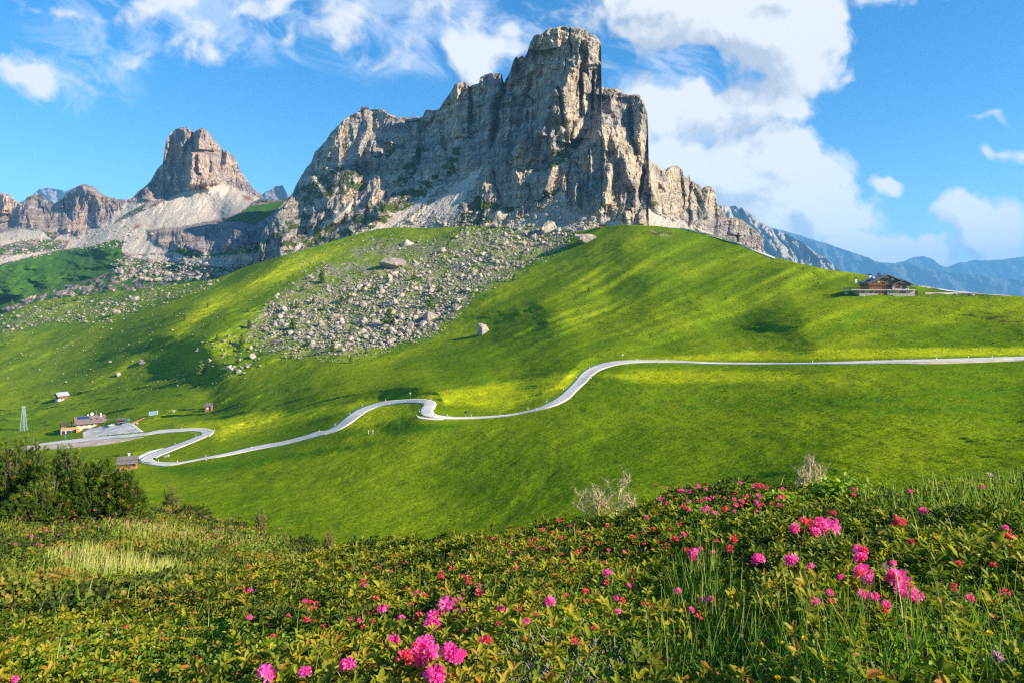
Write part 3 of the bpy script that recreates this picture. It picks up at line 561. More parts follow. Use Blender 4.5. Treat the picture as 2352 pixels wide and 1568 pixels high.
# ---- far ranges
def far_range(top, u0, u1, Yd, seed, amp, du=2.4, bottom=700, back=1.12, colr=((.27,.26,.26),(.40,.35,.30)), jit=1.5, sky=0):
    dep = lambda U, V: Yd*(1+0.10*np.clip((640-V)/200, -0.5, 1.2))
    def rel(U, V, P):
        wu = U+4*fbm(U/20, V/30, 3, seed); wv = V
        return amp*(1.0*facets((wu-0.5*wv)/34, wv/60, seed, 1.1)+0.45*facets((wu-0.5*wv)/14, wv/22, seed+3, 1.1)+0.2*facets(wu/6, wv/9, seed+5, 1.1))*np.clip(0.3+(V-interp(top, U))/6, 0, 1)
    sh = Sheet("mountain", u0, u1, du, top, [(u0, bottom), (u1, bottom)], 110, dep, relief=rel, jitter=jit, skirt=((1.02,-.002),(back,-.10),(back+.1,-.3)), smooth=False)
    sh.build(terrain_material("distant_rock", 0.15, 1.2, colr), dict(scree=0, grass=0, red=0)); return sh
far_range([(1560,500),(1630,466),(1645,468),(1660,472),(1690,475),(1697,482),(1702,477),(1715,484),(1728,494),(1745,508),(1775,527),(1786,529),(1800,536),(1818,545),(1835,551),(1860,570),(1880,585),(1895,592),(1910,606),(1925,618),(1960,640)], 1560, 1960, 6000, 81, 250, colr=((.42,.40,.38),(.60,.52,.42)))
far_range([(1700,560),(1760,520),(1800,530),(1850,545),(1900,560),(1960,580),(2010,600),(2040,604),(2090,608),(2160,625),(2300,640),(2500,660)], 1700, 2500, 14000, 91, 500, 4, colr=((.09,.11,.11),(.14,.15,.14)))
far_range([(1980,640),(2040,613),(2060,604),(2080,600),(2096,592),(2120,588),(2140,596),(2160,608),(2175,615),(2200,605),(2230,600),(2300,596),(2352,590),(2450,580),(2650,600)], 1980, 2650, 18000, 95, 600, 4, colr=((.07,.09,.09),(.11,.12,.11)))
far_range([(40,470),(75,446),(90,435),(110,431),(130,434),(150,440),(170,432),(200,436),(260,470)], 40, 260, 8000, 83, 300, 2, 560)
far_range([(590,470),(604,446),(612,440),(622,437),(632,429),(650,427),(656,440),(664,452),(690,480)], 590, 690, 5000, 85, 180, 1.6, 540)

# ---- the plain below everything, out to the horizon
pl = mesh_obj("ground", [(-14900,-2900,-430),(14900,-2900,-430),(14900,20400,-430),(-14900,20400,-430)], [(0,1,2,3)], M_GRASS); tag(pl, None, None, None, 'structure')
# ------------------------------------------------------------------ solid builder
class MB:
    def __init__(s): s.v = []; s.f = []
    def add(s, vs, fs):
        o = len(s.v); s.v += [tuple(x) for x in vs]; s.f += [tuple(o+i for i in q) for q in fs]; return s
    def box(s, x0, x1, y0, y1, z0, z1):
        return s.add([(x0,y0,z0),(x1,y0,z0),(x1,y1,z0),(x0,y1,z0),(x0,y0,z1),(x1,y0,z1),(x1,y1,z1),(x0,y1,z1)], [(0,3,2,1),(4,5,6,7),(0,1,5,4),(1,2,6,5),(2,3,7,6),(3,0,4,7)])
    def prism(s, prof, y0, y1):
        """profile of (x, z) extruded along y"""
        n = len(prof); vs = [(x, y0, z) for x, z in prof]+[(x, y1, z) for x, z in prof]
        return s.add(vs, [tuple(range(n)), tuple(reversed(range(n, 2*n)))]+[(i, n+i, n+(i+1) % n, (i+1) % n) for i in range(n)])
    def prismx(s, prof, x0, x1):
        """profile of (y, z) extruded along x"""
        n = len(prof); vs = [(x0, y, z) for y, z in prof]+[(x1, y, z) for y, z in prof]
        return s.add(vs, [tuple(reversed(range(n))), tuple(range(n, 2*n))]+[(i, (i+1) % n, n+(i+1) % n, n+i) for i in range(n)])
    def tube(s, pts, r, n=6):
        pts = [Vector(p) for p in pts]; rr = r if hasattr(r, '__len__') else [r]*len(pts); rings = []
        for i, p in enumerate(pts):
            d = (pts[min(i+1, len(pts)-1)]-pts[max(i-1, 0)]).normalized(); a = d.orthogonal().normalized(); b = d.cross(a)
            rings.append([p+(a*math.cos(2*math.pi*k/n)+b*math.sin(2*math.pi*k/n))*rr[i] for k in range(n)])
        o = len(s.v)
        for R in rings: s.v += [tuple(x) for x in R]
        for i in range(len(rings)-1):
            for k in range(n): a = o+i*n+k; b = o+i*n+(k+1) % n; s.f.append((a, b, b+n, a+n))
        s.f.append(tuple(o+k for k in reversed(range(n)))); s.f.append(tuple(o+(len(rings)-1)*n+k for k in range(n)))
        return s
    def build(s, name, mat, parent=None, smooth=False): return mesh_obj(name, s.v, s.f, mat, parent, smooth)
def box(*a): return MB().box(*a)
G = MEADOW.at
def gp(u, v, dz=0.0):
    p = MEADOW.at(u, v); return Vector((float(p[0]), float(p[1]), float(p[2])+dz))

# ------------------------------------------------------------------ road and yards
def asphalt(name, c0, c1, sc=0.08):
    m, t, b = material(name, 0.85, 0.25); pos = t.node('ShaderNodeNewGeometry').outputs['Position']
    n = t.noise(pos, sc, 4, 0.6); f = t.noise(pos, 1.4, 5, 0.65)
    c = t.mix(t.rng(n, 0.42, 0.58), c0, c1); t.l.new(t.vm('SCALE', c, scale=t.rng(f, 0.3, 0.7, 0.88, 1.12, False)), b.inputs['Base Color']); return m
M_ROAD = asphalt("pale_asphalt", (.66,.61,.53), (.52,.49,.44)); M_GRAVEL = asphalt("beige_gravel", (.58,.47,.36), (.42,.33,.25), 0.15); M_WHITEGR = asphalt("white_gravel", (.80,.73,.62), (.68,.6,.5), 0.2)
M_LOT = asphalt("patched_asphalt", (.68,.62,.55), (.46,.43,.39), 0.22)
def ribbon(name, A, B, mat, lift=0.17, sub=6, across=6):
    A = np.array(A, float); B = np.array(B, float)
    def fine(P):
        n = len(P); Q = np.vstack([2*P[0]-P[1], P, 2*P[-1]-P[-2]]); out = []
        for i in range(n-1):
            p0, p1, p2, p3 = Q[i], Q[i+1], Q[i+2], Q[i+3]
            for k in range(sub):
                t = k/sub; out.append(0.5*((2*p1)+(-p0+p2)*t+(2*p0-5*p1+4*p2-p3)*t*t+(-p0+3*p1-3*p2+p3)*t**3))
        out.append(P[-1]); return np.array(out)
    a = fine(A); b = fine(B); w = np.linspace(0, 1, across+1)
    uv = a[:, None, :]*(1-w)[None, :, None]+b[:, None, :]*w[None, :, None]
    P = G(uv[..., 0], uv[..., 1]); P[..., 2] += lift; n, m = P.shape[:2]
    e0 = P[:, 0].copy(); e1 = P[:, -1].copy(); e0[:, 2] -= 1.2*lift+0.1; e1[:, 2] -= 1.2*lift+0.1
    P = np.concatenate([e0[:, None], P, e1[:, None]], 1)
    o = mesh_obj(name, P.reshape(-1, 3), grid_faces(n, m+2), mat); tag(o, None, None, None, 'structure'); return o
assert len(ROAD_A) == len(ROAD_B), (len(ROAD_A), len(ROAD_B))
ribbon("road", ROAD_A, ROAD_B, M_ROAD)
zb = lambda p: ZC('b', p)
ribbon("gravel_verge", zb([(530,1215),(640,1150),(760,1100),(900,1065),(1060,1030)]), zb([(548,1262),(640,1205),(780,1135),(920,1085),(1062,1036)]), M_WHITEGR, 0.16)
ribbon("gravel_verge", ZC('a', [(-60,764),(340,684),(640,658),(900,630),(1150,612),(1380,592)]), ZC('a', [(-60,800),(330,720),(560,712),(820,690),(1100,655),(1390,596)]), M_GRAVEL, 0.15)
ribbon("gravel_verge", ZC('d', [(612,470),(640,482),(700,490),(800,497)]), ZC('d', [(618,480),(640,494),(720,500),(800,501)]), M_WHITEGR, 0.14)
ribbon("gravel_verge", ZC('e', [(700,1240),(1000,1229),(1500,1216),(2342,1197),(2800,1184)]), ZC('e', [(700,1243),(1000,1238),(1500,1240),(2342,1207),(2800,1192)]), M_GRAVEL, 0.14)
z7 = lambda p: zc(220, 1620, 5.88, p)
ribbon("parking_lot", z7([(640,640),(780,560),(900,520),(1200,505),(1500,470),(1620,405),(1760,420)]), z7([(700,770),(900,750),(1080,725),(1300,700),(1520,685),(1800,655),(2000,640)]), M_LOT, 0.18, 5, 10)
ribbon("gravel_verge", z7([(1750,425),(1830,440),(1900,480),(1990,560),(2095,635)]), z7([(1720,470),(1780,480),(1850,520),(1930,590),(2010,640)]), M_WHITEGR, 0.24)
ribbon("path", z5([(1050,1348),(1150,1355),(1250,1375),(1380,1408),(1480,1440),(1600,1490),(1725,1540)]), z5([(1050,1351),(1150,1359),(1250,1380),(1380,1414),(1480,1448),(1600,1500),(1725,1551)]), M_WHITEGR, 0.35)
ze = lambda p: ZC('e', p)
ribbon("path", ze([(1310,502),(1500,504),(1800,503),(1900,516),(2050,526),(2190,534)]), ze([(1310,514),(1500,516),(1800,517),(1900,522),(2050,532),(2190,538)]), M_GRAVEL, 0.3)
ribbon("path", ze([(1240,423),(1330,440),(1420,455),(1560,480),(1800,503)]), ze([(1240,430),(1330,448),(1420,464),(1560,490),(1800,509)]), M_WHITEGR, 0.3)

# ------------------------------------------------------------------ roadside posts and signs
W_PLASTIC = flat("white_plastic", (.78,.77,.73), 0.5); BLACK = flat("black_paint", (.03,.03,.035), 0.5); REDP = flat("red_reflector", (.55,.05,.03), 0.4); STEEL = flat("galvanised_steel", (.42,.46,.48), 0.4, 0.5, metal=0.5)
def make_post(h):
    r = empty("marker_post", (0,0,0)); w = 0.11
    MB().prism([(-w,-.3),(w,-.3),(w,h-.08),(w*.2,h),(-w,h-.1)], -.05, .05).build("post", W_PLASTIC, r)
    box(-w-.004,w+.004,-.055,.055,h-.42,h-.16).build("band", BLACK, r); return r
post0 = make_post(1.05); post1 = None
PSPOT = ZC('d', [(5,597),(67,540),(168,465),(253,412),(256,468),(408,375),(431,398),(540,382),(635,386),(712,368),(633,450),(737,484),(821,474),(982,478),(1364,430),(1425,434),(1491,383),(1585,387),(1602,300),(1692,222),(1779,154),(1790,225),(2097,102),(2240,117),(2295,101),(150,538)]) \
 + ZC('b', [(1687,800),(1800,744),(2050,700),(1683,697),(1408,662),(1276,955),(1108,1142),(908,1232),(952,1303),(1320,1308),(1200,1372),(1890,1275),(1878,1208)]) + ZC('e', [(132,1232),(765,1222),(2010,1180),(1761,1175),(2035,1203),(1430,1196)]) + ZC('c', [(1128,102),(1430,30)]) + ZC('a', [(580,664),(705,700),(945,668),(1178,643)])
pn = 0
for (u, v) in PSPOT:
    r = post0 if pn == 0 else copy_tree(post0); r.location = gp(u, v, 0.1); pn += 1
    zw = "beside the upper left hairpin" if (u < 500 and v < 1012) else "beside the lower left hairpin by the hut" if u < 560 else "on the curving stretch left of the middle bend" if u < 930 else "around the middle bend" if u < 1130 else "on the rising stretch right of the middle bend" if u < 1430 else "along the straight road at right"
    tag(r, "short white marker post with black band "+zw, "post", "white marker posts "+zw)
def tall_sign(u, v, h, label, board=True, col=None, bw=0.6, bh=0.6):
    r = empty("road_sign", gp(u, v, 0.1), label, "sign"); MB().tube([(0,0,-.3),(0,0,h)], 0.05).build("pole", STEEL, r)
    if board: box(-bw/2,bw/2,-.07,-.05,h-bh,h).build("sign_board", col or W_PLASTIC, r)
    return r
tall_sign(*ZC('d', [(573,360)])[0], 2.6, "small grey square sign on a thin pole above the middle hairpin bend")
tall_sign(*ZC('d', [(2001,103)])[0], 2.6, "small white square sign on a pole where the road starts running straight to the right")
tall_sign(*ZC('d', [(944,487)])[0], 2.3, "black sign board at the roadside in the dip beside the middle hairpin", True, BLACK, 0.9, 0.7)
tall_sign(*ZC('b', [(875,1330)])[0], 2.3, "black sign board on a pole inside the lower hairpin by the wooden hut", True, BLACK, 1.1, 0.9)
tall_sign(*ZC('a', [(633,628)])[0], 2.8, "round blue road sign on a pole below the car park entrance", True, flat("blue_sign", (.08,.35,.62), .4), 0.9, 0.9)
tall_sign(*z7([(1915,705)])[0], 2.6, "thin pale pole with a white foot at the roadside right of the car park", False)
tall_sign(*ZC('d', [(1181,480)])[0], 2.4, "plain tall white pole beside the road between the two bends", False, None)
r = empty("snow_pole", gp(*ZC('e', [(1424,1200)])[0], 0.1), "tall snow pole striped white and green standing by the grey road at the right", "pole")
for k in range(5): MB().tube([(0,0,k*.6-.2*(k == 0)),(0,0,k*.6+.6)], 0.055).build("stripe", [W_PLASTIC, flat("green_paint", (.03,.25,.12), .5)][k % 2], r)
tall_sign(*ZC('a', [(323,655)])[0], 4.0, "thin bare wooden pole rising behind the dark pine bushes by the road", False)
r = empty("guard_rail", (0,0,0), "low dark guard rail on the outside of the lower hairpin", "guard rail")
gr_ = [gp(u, v, 0.1) for u, v in zb([(540,1290),(600,1318),(680,1345),(815,1362)])]
MB().tube([p+Vector((0,0,.75)) for p in gr_], 0.16, 5).build("rail", flat("dark_steel", (.09,.10,.12), .5), r)
for p in gr_: MB().tube([p-Vector((0,0,.3)), p+Vector((0,0,.75))], 0.07, 5).build("post", STEEL, r)

# ------------------------------------------------------------------ building materials
def planks(name, c0, c1, vertical=True, w=0.35, rough=0.85):
    m, t, b = material(name, rough, 0.2); pos = t.node('ShaderNodeTexCoord').outputs['Object']
    q = t.vm('MULTIPLY', pos, (1/w, 1/w, 0.15) if vertical else (0.1, 0.1, 1/w))
    wn = t.node('ShaderNodeTexWhiteNoise', noise_dimensions='3D'); t.l.new(t.vm('FLOOR', t.vm('MULTIPLY', pos, (1/w, 1/w, 0) if vertical else (0, 0, 1/w))), wn.inputs['Vector'])
    n = t.noise(q, 1.0, 5, 0.65); f = t.m('ADD', t.m('MULTIPLY', wn.outputs['Value'], 0.5), t.m('MULTIPLY', n, 0.6))
    t.l.new(t.mix(f, c0, c1), b.inputs['Base Color']); return m
def stonework(name, c0, c1, sc=1.6):
    m, t, b = material(name, 0.9, 0.2); pos = t.node('ShaderNodeTexCoord').outputs['Object']
    v = t.node('ShaderNodeTexVoronoi'); v.inputs['Scale'].default_value = sc; t.l.new(pos, v.inputs['Vector'])
    e = t.vor(pos, sc, 'DISTANCE_TO_EDGE'); c = t.mix(t.sep(v.outputs['Color'])[0], c0, c1)
    c = t.mix(t.rng(e, 0.0, 0.06, 0.75, 0.0), c, (.62,.58,.52,1)); t.l.new(c, b.inputs['Base Color']); bump(t, b, t.rng(e, 0, .1), .04); return m
def seams(name, c, w=0.6, rough=0.45, metal=0.3):
    m, t, b = material(name, rough, 0.5); pos = t.node('ShaderNodeTexCoord').outputs['Object']; x = t.sep(pos)[0]
    fr = t.m('FRACT', t.m('DIVIDE', x, w)); ln = t.rng(t.m('ABSOLUTE', t.m('SUBTRACT', fr, 0.5)), 0.40, 0.49)
    n = t.noise(pos, 0.6, 5, 0.65)
    t.l.new(t.mix(t.m('MULTIPLY', ln, 0.55), t.vm('SCALE', tuple(c), scale=t.rng(n, .3, .7, .82, 1.18, False)), tuple(x*0.45 for x in c)), b.inputs['Base Color']); b.inputs['Metallic'].default_value = metal; bump(t, b, ln, .04); return m
M_WOOD = planks("weathered_larch_boards", (.10,.045,.025), (.27,.13,.065)); M_WOODD = planks("dark_boards", (.035,.028,.025), (.09,.06,.045)); M_WOODW = planks("warm_boards", (.28,.12,.045), (.42,.20,.08))
M_SHUT = flat("rust_shutter", (.30,.085,.035), 0.7); M_STONE = stonework("pale_stone_wall", (.30,.27,.23), (.44,.40,.34)); M_CREAM = flat("cream_render", (.72,.66,.48), 0.9); M_WHITE = flat("white_render", (.76,.75,.72), 0.9)
M_SLATE = seams("grey_metal_roof", (.14,.15,.17), 0.6, 0.4); M_BROWNR = seams("brown_metal_roof", (.24,.17,.155), 0.75, 0.5, 0.2); M_PALER = seams("pale_zinc_roof", (.42,.46,.52), 0.8, 0.4, 0.3)
M_SHINGLE = planks("old_wooden_shingles", (.075,.065,.065), (.20,.175,.165), True, 0.28); M_GLASS = flat("window_glass", (.03,.045,.05), 0.08, 0.8, 0.05); M_CURTAIN = flat("green_shutter", (.22,.36,.30), 0.7); M_ORANGE = flat("orange_boards", (.72,.27,.04), 0.7); M_CONC = flat("concrete", (.50,.48,.45), 0.9)
def window(parent, x0, x1, y, z0, z1, glass=M_GLASS, frame=M_WOODD, fw=0.10, shutters=None, name="window"):
    f = MB()
    f.box(x0-fw, x0, y-.09, y+.02, z0-fw, z1+fw).box(x1, x1+fw, y-.09, y+.02, z0-fw, z1+fw).box(x0, x1, y-.09, y+.02, z1, z1+fw).box(x0, x1, y-.09, y+.02, z0-fw, z0)
    fr = f.build(name, frame, parent); box(x0, x1, y-.045, y+.01, z0, z1).build("pane", glass, fr)
    if shutters:
        w = (x1-x0)/2; box(x0-fw-w, x0-fw, y-.11, y-.03, z0, z1).build("shutter", shutters, fr); box(x1+fw, x1+fw+w, y-.11, y-.03, z0, z1).build("shutter", shutters, fr)
    return fr
def gable(parent, xa, za, xl, zl, xr, zr, y0, y1, th, mat, name="roof"):
    """pitched roof, ridge along y"""
    return MB().prism([(xl, zl), (xa, za), (xr, zr), (xr, zr-th), (xa, za-th), (xl, zl-th)], y0, y1).build(name, mat, parent)
def chimney(parent, x, y, z0, z1, w=0.5, mat=M_WHITE):
    c = box(x-w, x+w, y-w, y+w, z0, z1).build("chimney", mat, parent); MB().prism([(x-w*1.3, z1), (x-w*1.1, z1+.5), (x, z1+.75), (x+w*1.1, z1+.5), (x+w*1.3, z1)], y-w*1.2, y+w*1.2).build("cowl", BLACK, c); return c

# ------------------------------------------------------------------ mountain inn on the right
def right_inn():
    base = gp(2036, 677.5); k = base.y/F/12.048
    r = empty("mountain_inn", base, "large dark wooden chalet inn on a pale stone base, on the shoulder at right", "building")
    X = lambda a: (a-1150)*k; Z = lambda b: (815-b)*k
    st = box(X(400), X(1940), 0, 7.5, -3, Z(694)).build("stone_base", M_STONE, r)
    for a, b, c, d in [(463,537,718,762),(686,760,718,762),(847,908,716,776),(1034,1094,720,780)]: window(r, X(a), X(b), -.02, Z(d), Z(c), M_SHUT, M_SHUT, .05)
    dr = box(X(941), X(1003), -.10, .05, Z(812), Z(716)).build("door", M_SHUT, r); box(X(990)-.05, X(990)+.05, -.16, -.10, Z(770), Z(760)).build("handle", BLACK, dr)
    box(X(1098), X(1165), -.25, .1, Z(805), Z(690)).build("porch", M_WOODD, r)
    box(X(1530), X(1686), -.08, .05, Z(766), Z(712)).build("garage_door", M_SHUT, r)
    box(X(1940), X(2058), 1, 6, -3, Z(700)).build("shed", M_WOODD, r)
    MB().prism([(X(175), Z(720)), (X(320), Z(812)), (X(320), Z(825)-2), (X(175), Z(740)-2)], 6, 7).build("retaining_wall", M_CONC, r)
    box(X(150), X(1925), -1.0, 8, Z(690), Z(668)).build("terrace", M_CONC, r)
    rl = MB()
    for q in np.linspace(X(155), X(1920), 26): rl.box(q-.10, q+.10, -.95, -.83, Z(668), Z(668)+1.05)
    for h in (.45, .75, 1.02): rl.box(X(155), X(1920), -.95, -.83, Z(668)+h-.07, Z(668)+h+.07)
    for q in np.linspace(0, 7, 6): rl.box(X(155)-.06, X(155)+.06, q-.06, q+.06, Z(668), Z(668)+1.05)
    for h in (.45, 1.0): rl.box(X(155)-.05, X(155)+.05, -.9, 7.5, Z(668)+h-.05, Z(668)+h+.05)
    rl.build("railing", M_WOODD, r)
    sm = MB()
    for i in range(9): sm.box(X(1290)+i*.33, X(1290)+i*.33+.36, -2.2, -1.05, Z(668)-i*.24-.24, Z(668)-i*.24-.1)
    stp = sm.build("stairs", M_CONC, r)
    MB().tube([(X(1290), -2.2, Z(640)), (X(1450), -2.2, Z(752))], .07).tube([(X(1290), -2.2, Z(665)), (X(1450), -2.2, Z(775))], .06).tube([(X(1450), -2.2, Z(815)), (X(1450), -2.2, Z(715))], .07).build("handrail", M_WOODW, stp)
    # main house
    y0 = 1.2
    box(X(735), X(1690), y0+.6, 11, Z(672), Z(548)).build("ground_floor", M_WOODW, r)
    up = MB().prism([(X(700), Z(548)), (X(1700), Z(548)), (X(1700), Z(478)), (X(1200), Z(262)), (X(700), Z(478))], y0, 11.2).build("upper_floor", M_WOOD, r)
    box(X(1205), X(1335), y0-.2, y0+.7, Z(672), Z(520)).build("recess", M_WOODD, r)
    rf = gable(r, X(1200), Z(248), X(640), Z(492), X(1760), Z(492), y0-1.4, 12, .35, M_SLATE)
    MB().prism([(X(600), Z(455)), (X(760), Z(395)), (X(1010), Z(300)), (X(1010), Z(330)), (X(640), Z(470))], 5, 9.5).build("dormer", M_SLATE, rf)
    for a, b, c, d, g in [(925,1015,432,482,M_CURTAIN),(815,880,415,470,M_GLASS),(1078,1108,432,478,M_CURTAIN),(1205,1240,432,478,M_CURTAIN),(1125,1260,300,358,M_GLASS)]: window(r, X(a), X(b), y0-.02, Z(d), Z(c), g)
    box(X(1190), X(1225), y0-.10, y0-.06, Z(358), Z(300)).build("curtain", M_CURTAIN, r)
    box(X(1110), X(1205), y0-.45, y0-.35, Z(482), Z(450)).build("balcony_panel", M_WOOD, r)
    ds = MB(); n = 14; cx, cz = X(1340), Z(382); ds.add([(cx, y0-.25, cz)]+[(cx+.75*math.cos(2*math.pi*i/n), y0-.55, cz+.75*math.sin(2*math.pi*i/n)) for i in range(n)], [(0, 1+i, 1+(i+1) % n) for i in range(n)]); ds.build("satellite_dish", STEEL, r)
    chimney(rf, X(860), 6, Z(400), Z(262), .55); chimney(rf, X(1150), 7, Z(262), Z(232), .5, M_SLATE); chimney(rf, X(590), 10.5, Z(470), Z(355), .5); box(X(900), X(935), 3.9, 5.4, Z(352), Z(300)).build("skylight", W_PLASTIC, rf)
    # annex
    y1 = 0.2
    box(X(1335), X(1788), y1+.4, 8, Z(672), Z(568)).build("annex_wall", M_WHITE, r)
    for a, b in ((1422,1547),(1600,1728)): box(X(a), X(b), y1+.3, y1+.45, Z(638), Z(572)).build("shutter", M_WOOD, r)
    box(X(1280), X(1332), y1+1.2, 8, Z(672), Z(560)).build("side_wall", M_WOODD, r)
    MB().prism([(X(1330), Z(568)), (X(1828), Z(568)), (X(1828), Z(515)), (X(1600), Z(412)), (X(1330), Z(530))], y1, 8.2).build("annex_upper_floor", M_WOOD, r)
    gable(r, X(1602), Z(396), X(1290), Z(535), X(1900), Z(530), y1-1.2, 9, .3, M_SLATE, "annex_roof"); window(r, X(1528), X(1660), y1-.02, Z(505), Z(455), M_CURTAIN)
    chimney(r, X(1690), 5, Z(450), Z(395), .5); MB().tube([(X(1742), 5, Z(470)), (X(1742), 5, Z(395))], .05).build("antenna", STEEL, r)
right_inn()

# ------------------------------------------------------------------ inn and car park on the left
def left_inn():
    u, v = z7([(850, 520)])[0]; base = gp(u, v); k = base.y/F/10.24
    r = empty("roadside_inn", base, "cream inn with brown metal roof and dark solar panel beside the car park", "building", None, math.radians(36))
    S = lambda a: a*k*.87
    W0, W1 = S(-330), S(330); H = S(150)*.98; D = 9.5; ov = 1.0
    box(W0, W1, 0, D, -3, H).build("wall", M_CREAM, r)
    MB().prismx([(0, H), (D, H), (D/2, H+3.2)], W0, W1).build("gable_wall", M_WOODD, r)
    rf = MB().prismx([(-ov-.4, H-.5), (D/2, H+3.6), (D+ov, H-.3), (D+ov, H-.6), (D/2, H+3.3), (-ov-.4, H-.8)], W0-1.2, W1+.6).build("roof", M_BROWNR, r)
    sl = 4.1/(D/2+ov+.4)
    def onroof(y): return H-.5+(y+ov+.4)*sl
    def slab(name, x0, x1, ya, yb, up, mat): return MB().prismx([(ya, onroof(ya)+.04), (yb, onroof(yb)+.04), (yb, onroof(yb)+up), (ya, onroof(ya)+up)], x0, x1).build(name, mat, rf)
    sp = slab("solar_panel", W0+.6, W0+7.2, 2.3, 4.2, .22, flat("solar_cells", (.02,.045,.13), .15, .7))
    for x in (W0+7.5, W0+10.8, W0+16): slab("skylight", x, x+.9, 1.2, 2.2, .14, M_GLASS)
    for x in (W0+12.5, W0+13.6): slab("roof_vent", x, x+.3, .5, .8, .35, BLACK)
    chimney(rf, W0+6.5, D/2, H+3, H+4.6, .35, M_CREAM); chimney(rf, W1-2.2, 3.6, H+2, H+5.0, .4, M_CREAM)
    box(W0-.4, W0+8.6, -.02, .3, H-1.3, H-.35).build("wooden_fascia", M_WOODD, r)
    for a, b, c, d in [(-240,-215,60,95),(-205,-180,60,95),(-135,-75,65,105),(-40,-25,80,98),(115,155,70,92),(245,285,72,95)]: window(r, S(a), S(b), -.02, S(c), S(d), M_GLASS, M_WOODW, .08, M_SHUT if a > 100 or a < -180 else None)
    dr = box(S(5), S(50), -.12, .05, S(55), S(112)).build("door", M_WOODD, r); box(S(44), S(46), -.18, -.12, S(80), S(84)).build("handle", STEEL, dr)
    MB().prism([(S(-60), S(5)), (S(5), S(55)), (S(60), S(55)), (S(60), -1), (S(-60), -1)], -1.6, -.02).build("stairs", M_CREAM, r)
    for a, b in ((90,190),(215,310)): box(S(a), S(b), -1.5, -.9, .3, .9).build("bench", M_ORANGE, r)
    fm = box(W1, W1+S(135), 2, 8, -3, H*.72).build("side_wing", M_CREAM, r); window(r, W1+S(40), W1+S(62), 1.98, S(70), S(95)); MB().prismx([(1.2, H*.72), (5, H*.72+1.3), (9, H*.72), (9, H*.72-.25), (5, H*.72+1.0), (1.2, H*.72-.25)], W1-.2, W1+S(150)).build("wing_roof", M_SHINGLE, r)
    # terrace on the left with dark pergola and orange parapet
    L0 = W0-S(360)
    te = box(L0, W0-.2, -1.5, 9, -4, S(35)).build("terrace", M_STONE, r)
    box(L0, W0+S(60), -1.9, -1.5, S(32), S(62)).build("orange_parapet", M_ORANGE, r); box(W0-S(20), W0+S(60), -5.2, -1.9, -1.5, S(20)).build("ramp_parapet", M_ORANGE, r)
    pg = MB()
    for x in np.linspace(L0+.2, W0-.4, 5):
        for y in (-1.2, 4, 8.6): pg.box(x-.1, x+.1, y-.1, y+.1, S(30), S(150))
    for y in (-1.2, 1.2, 3.6, 6, 8.6): pg.box(L0, W0-.3, y-.08, y+.08, S(150), S(150)+.18)
    pg.build("pergola", M_WOODD, r); box(L0+.1, L0+.25, -1.4, 8.8, S(35), S(120)).build("side_screen", M_WOODD, r)
    for x in (L0+S(60), L0+S(170)): MB().prism([(x-.9, -3), (x-.9, S(-30)), (x-.5, S(-12)), (x, S(-6)), (x+.5, S(-12)), (x+.9, S(-30)), (x+.9, -3)], -1.56, -1.4).build("arch", BLACK, r)
    MB().tube([(W1-S(190), D/2, H+3), (W1-S(190), D/2, H+6.6)], .12).build("antenna_mast", STEEL, r)
    ds = MB(); n = 12; cx, cz = W1-S(290), H+4.6; ds.add([(cx, D/2-.2, cz)]+[(cx+.9*math.cos(2*math.pi*i/n), D/2-.5, cz+1.0*math.sin(2*math.pi*i/n)) for i in range(n)], [(0, 1+i, 1+(i+1) % n) for i in range(n)]); ds.build("satellite_dish", W_PLASTIC, r)
    MB().tube([(W1-S(295), D/2, H+3), (W1-S(290), D/2, H+4.6)], .08).build("dish_arm", STEEL, r)
left_inn()
def small(u, v, rz=0.0): return gp(*z7([(u, v)])[0], 0.15)
# shed, tank, bins, ramp
b0 = small(1575, 420); k7 = b0.y/F/10.24
r = empty("garden_shed", b0, "low wooden shed with a grey shingle roof between the dark car and the green tank", "shed"); box(-110*k7, 110*k7, 0, 3.5, -.5, 2.0).build("wall", M_WOODW, r)
MB().prismx([(-.7, 2.0), (2, 3.0), (4.2, 2.0), (4.2, 1.8), (2, 2.8), (-.7, 1.8)], -140*k7, 115*k7).build("roof", M_SHINGLE, r)
r = empty("water_tank", small(1716, 400), "round dark green plastic tank standing right of the wooden shed", "tank"); MB().tube([(0,0,-.3),(0,0,1.2),(0,0,2.0),(0,0,2.25)], [.85,.85,.8,.3], 16).build("tank_body", flat("green_plastic", (.01,.20,.12), .4), r, True); MB().tube([(0,0,2.2),(0,0,2.4)], .25, 12).build("lid", BLACK, r)
for i, (a, q) in enumerate(((1515,416),(1545,418),(1585,417))):
    r = empty("storage_bag", small(a, q), ["bright blue sack lying leftmost in front of the wooden shed", "bright blue sack lying between two others in front of the wooden shed", "bright blue sack lying rightmost in front of the wooden shed"][i], "sack")
    MB().tube([(-.7,0,0),(-.5,0,.1),(0,0,.2),(.5,0,.1),(.7,0,0)], [.1,.45,.55,.4,.1], 10).build("sack_body", flat("blue_plastic", (.03,.20,.60), .4), r, True); MB().tube([(-.7,0,.0),(-.85,0,.15)], .06).build("tie", BLACK, r)
r = empty("wooden_ramp", (0,0,0), "long railed wooden footbridge climbing from the car park to the grass", "ramp")
ra, rb = small(1830, 410), small(2100, 300); MB().add([ra+Vector((0,-1,.2)), rb+Vector((0,-1,.2)), rb+Vector((0,1,.2)), ra+Vector((0,1,.2)), ra+Vector((0,-1,-.6)), rb+Vector((0,-1,-.6)), rb+Vector((0,1,-.6)), ra+Vector((0,1,-.6))], [(0,1,2,3),(4,7,6,5),(0,4,5,1),(2,6,7,3),(0,3,7,4),(1,5,6,2)]).build("deck", M_WOODW, r)
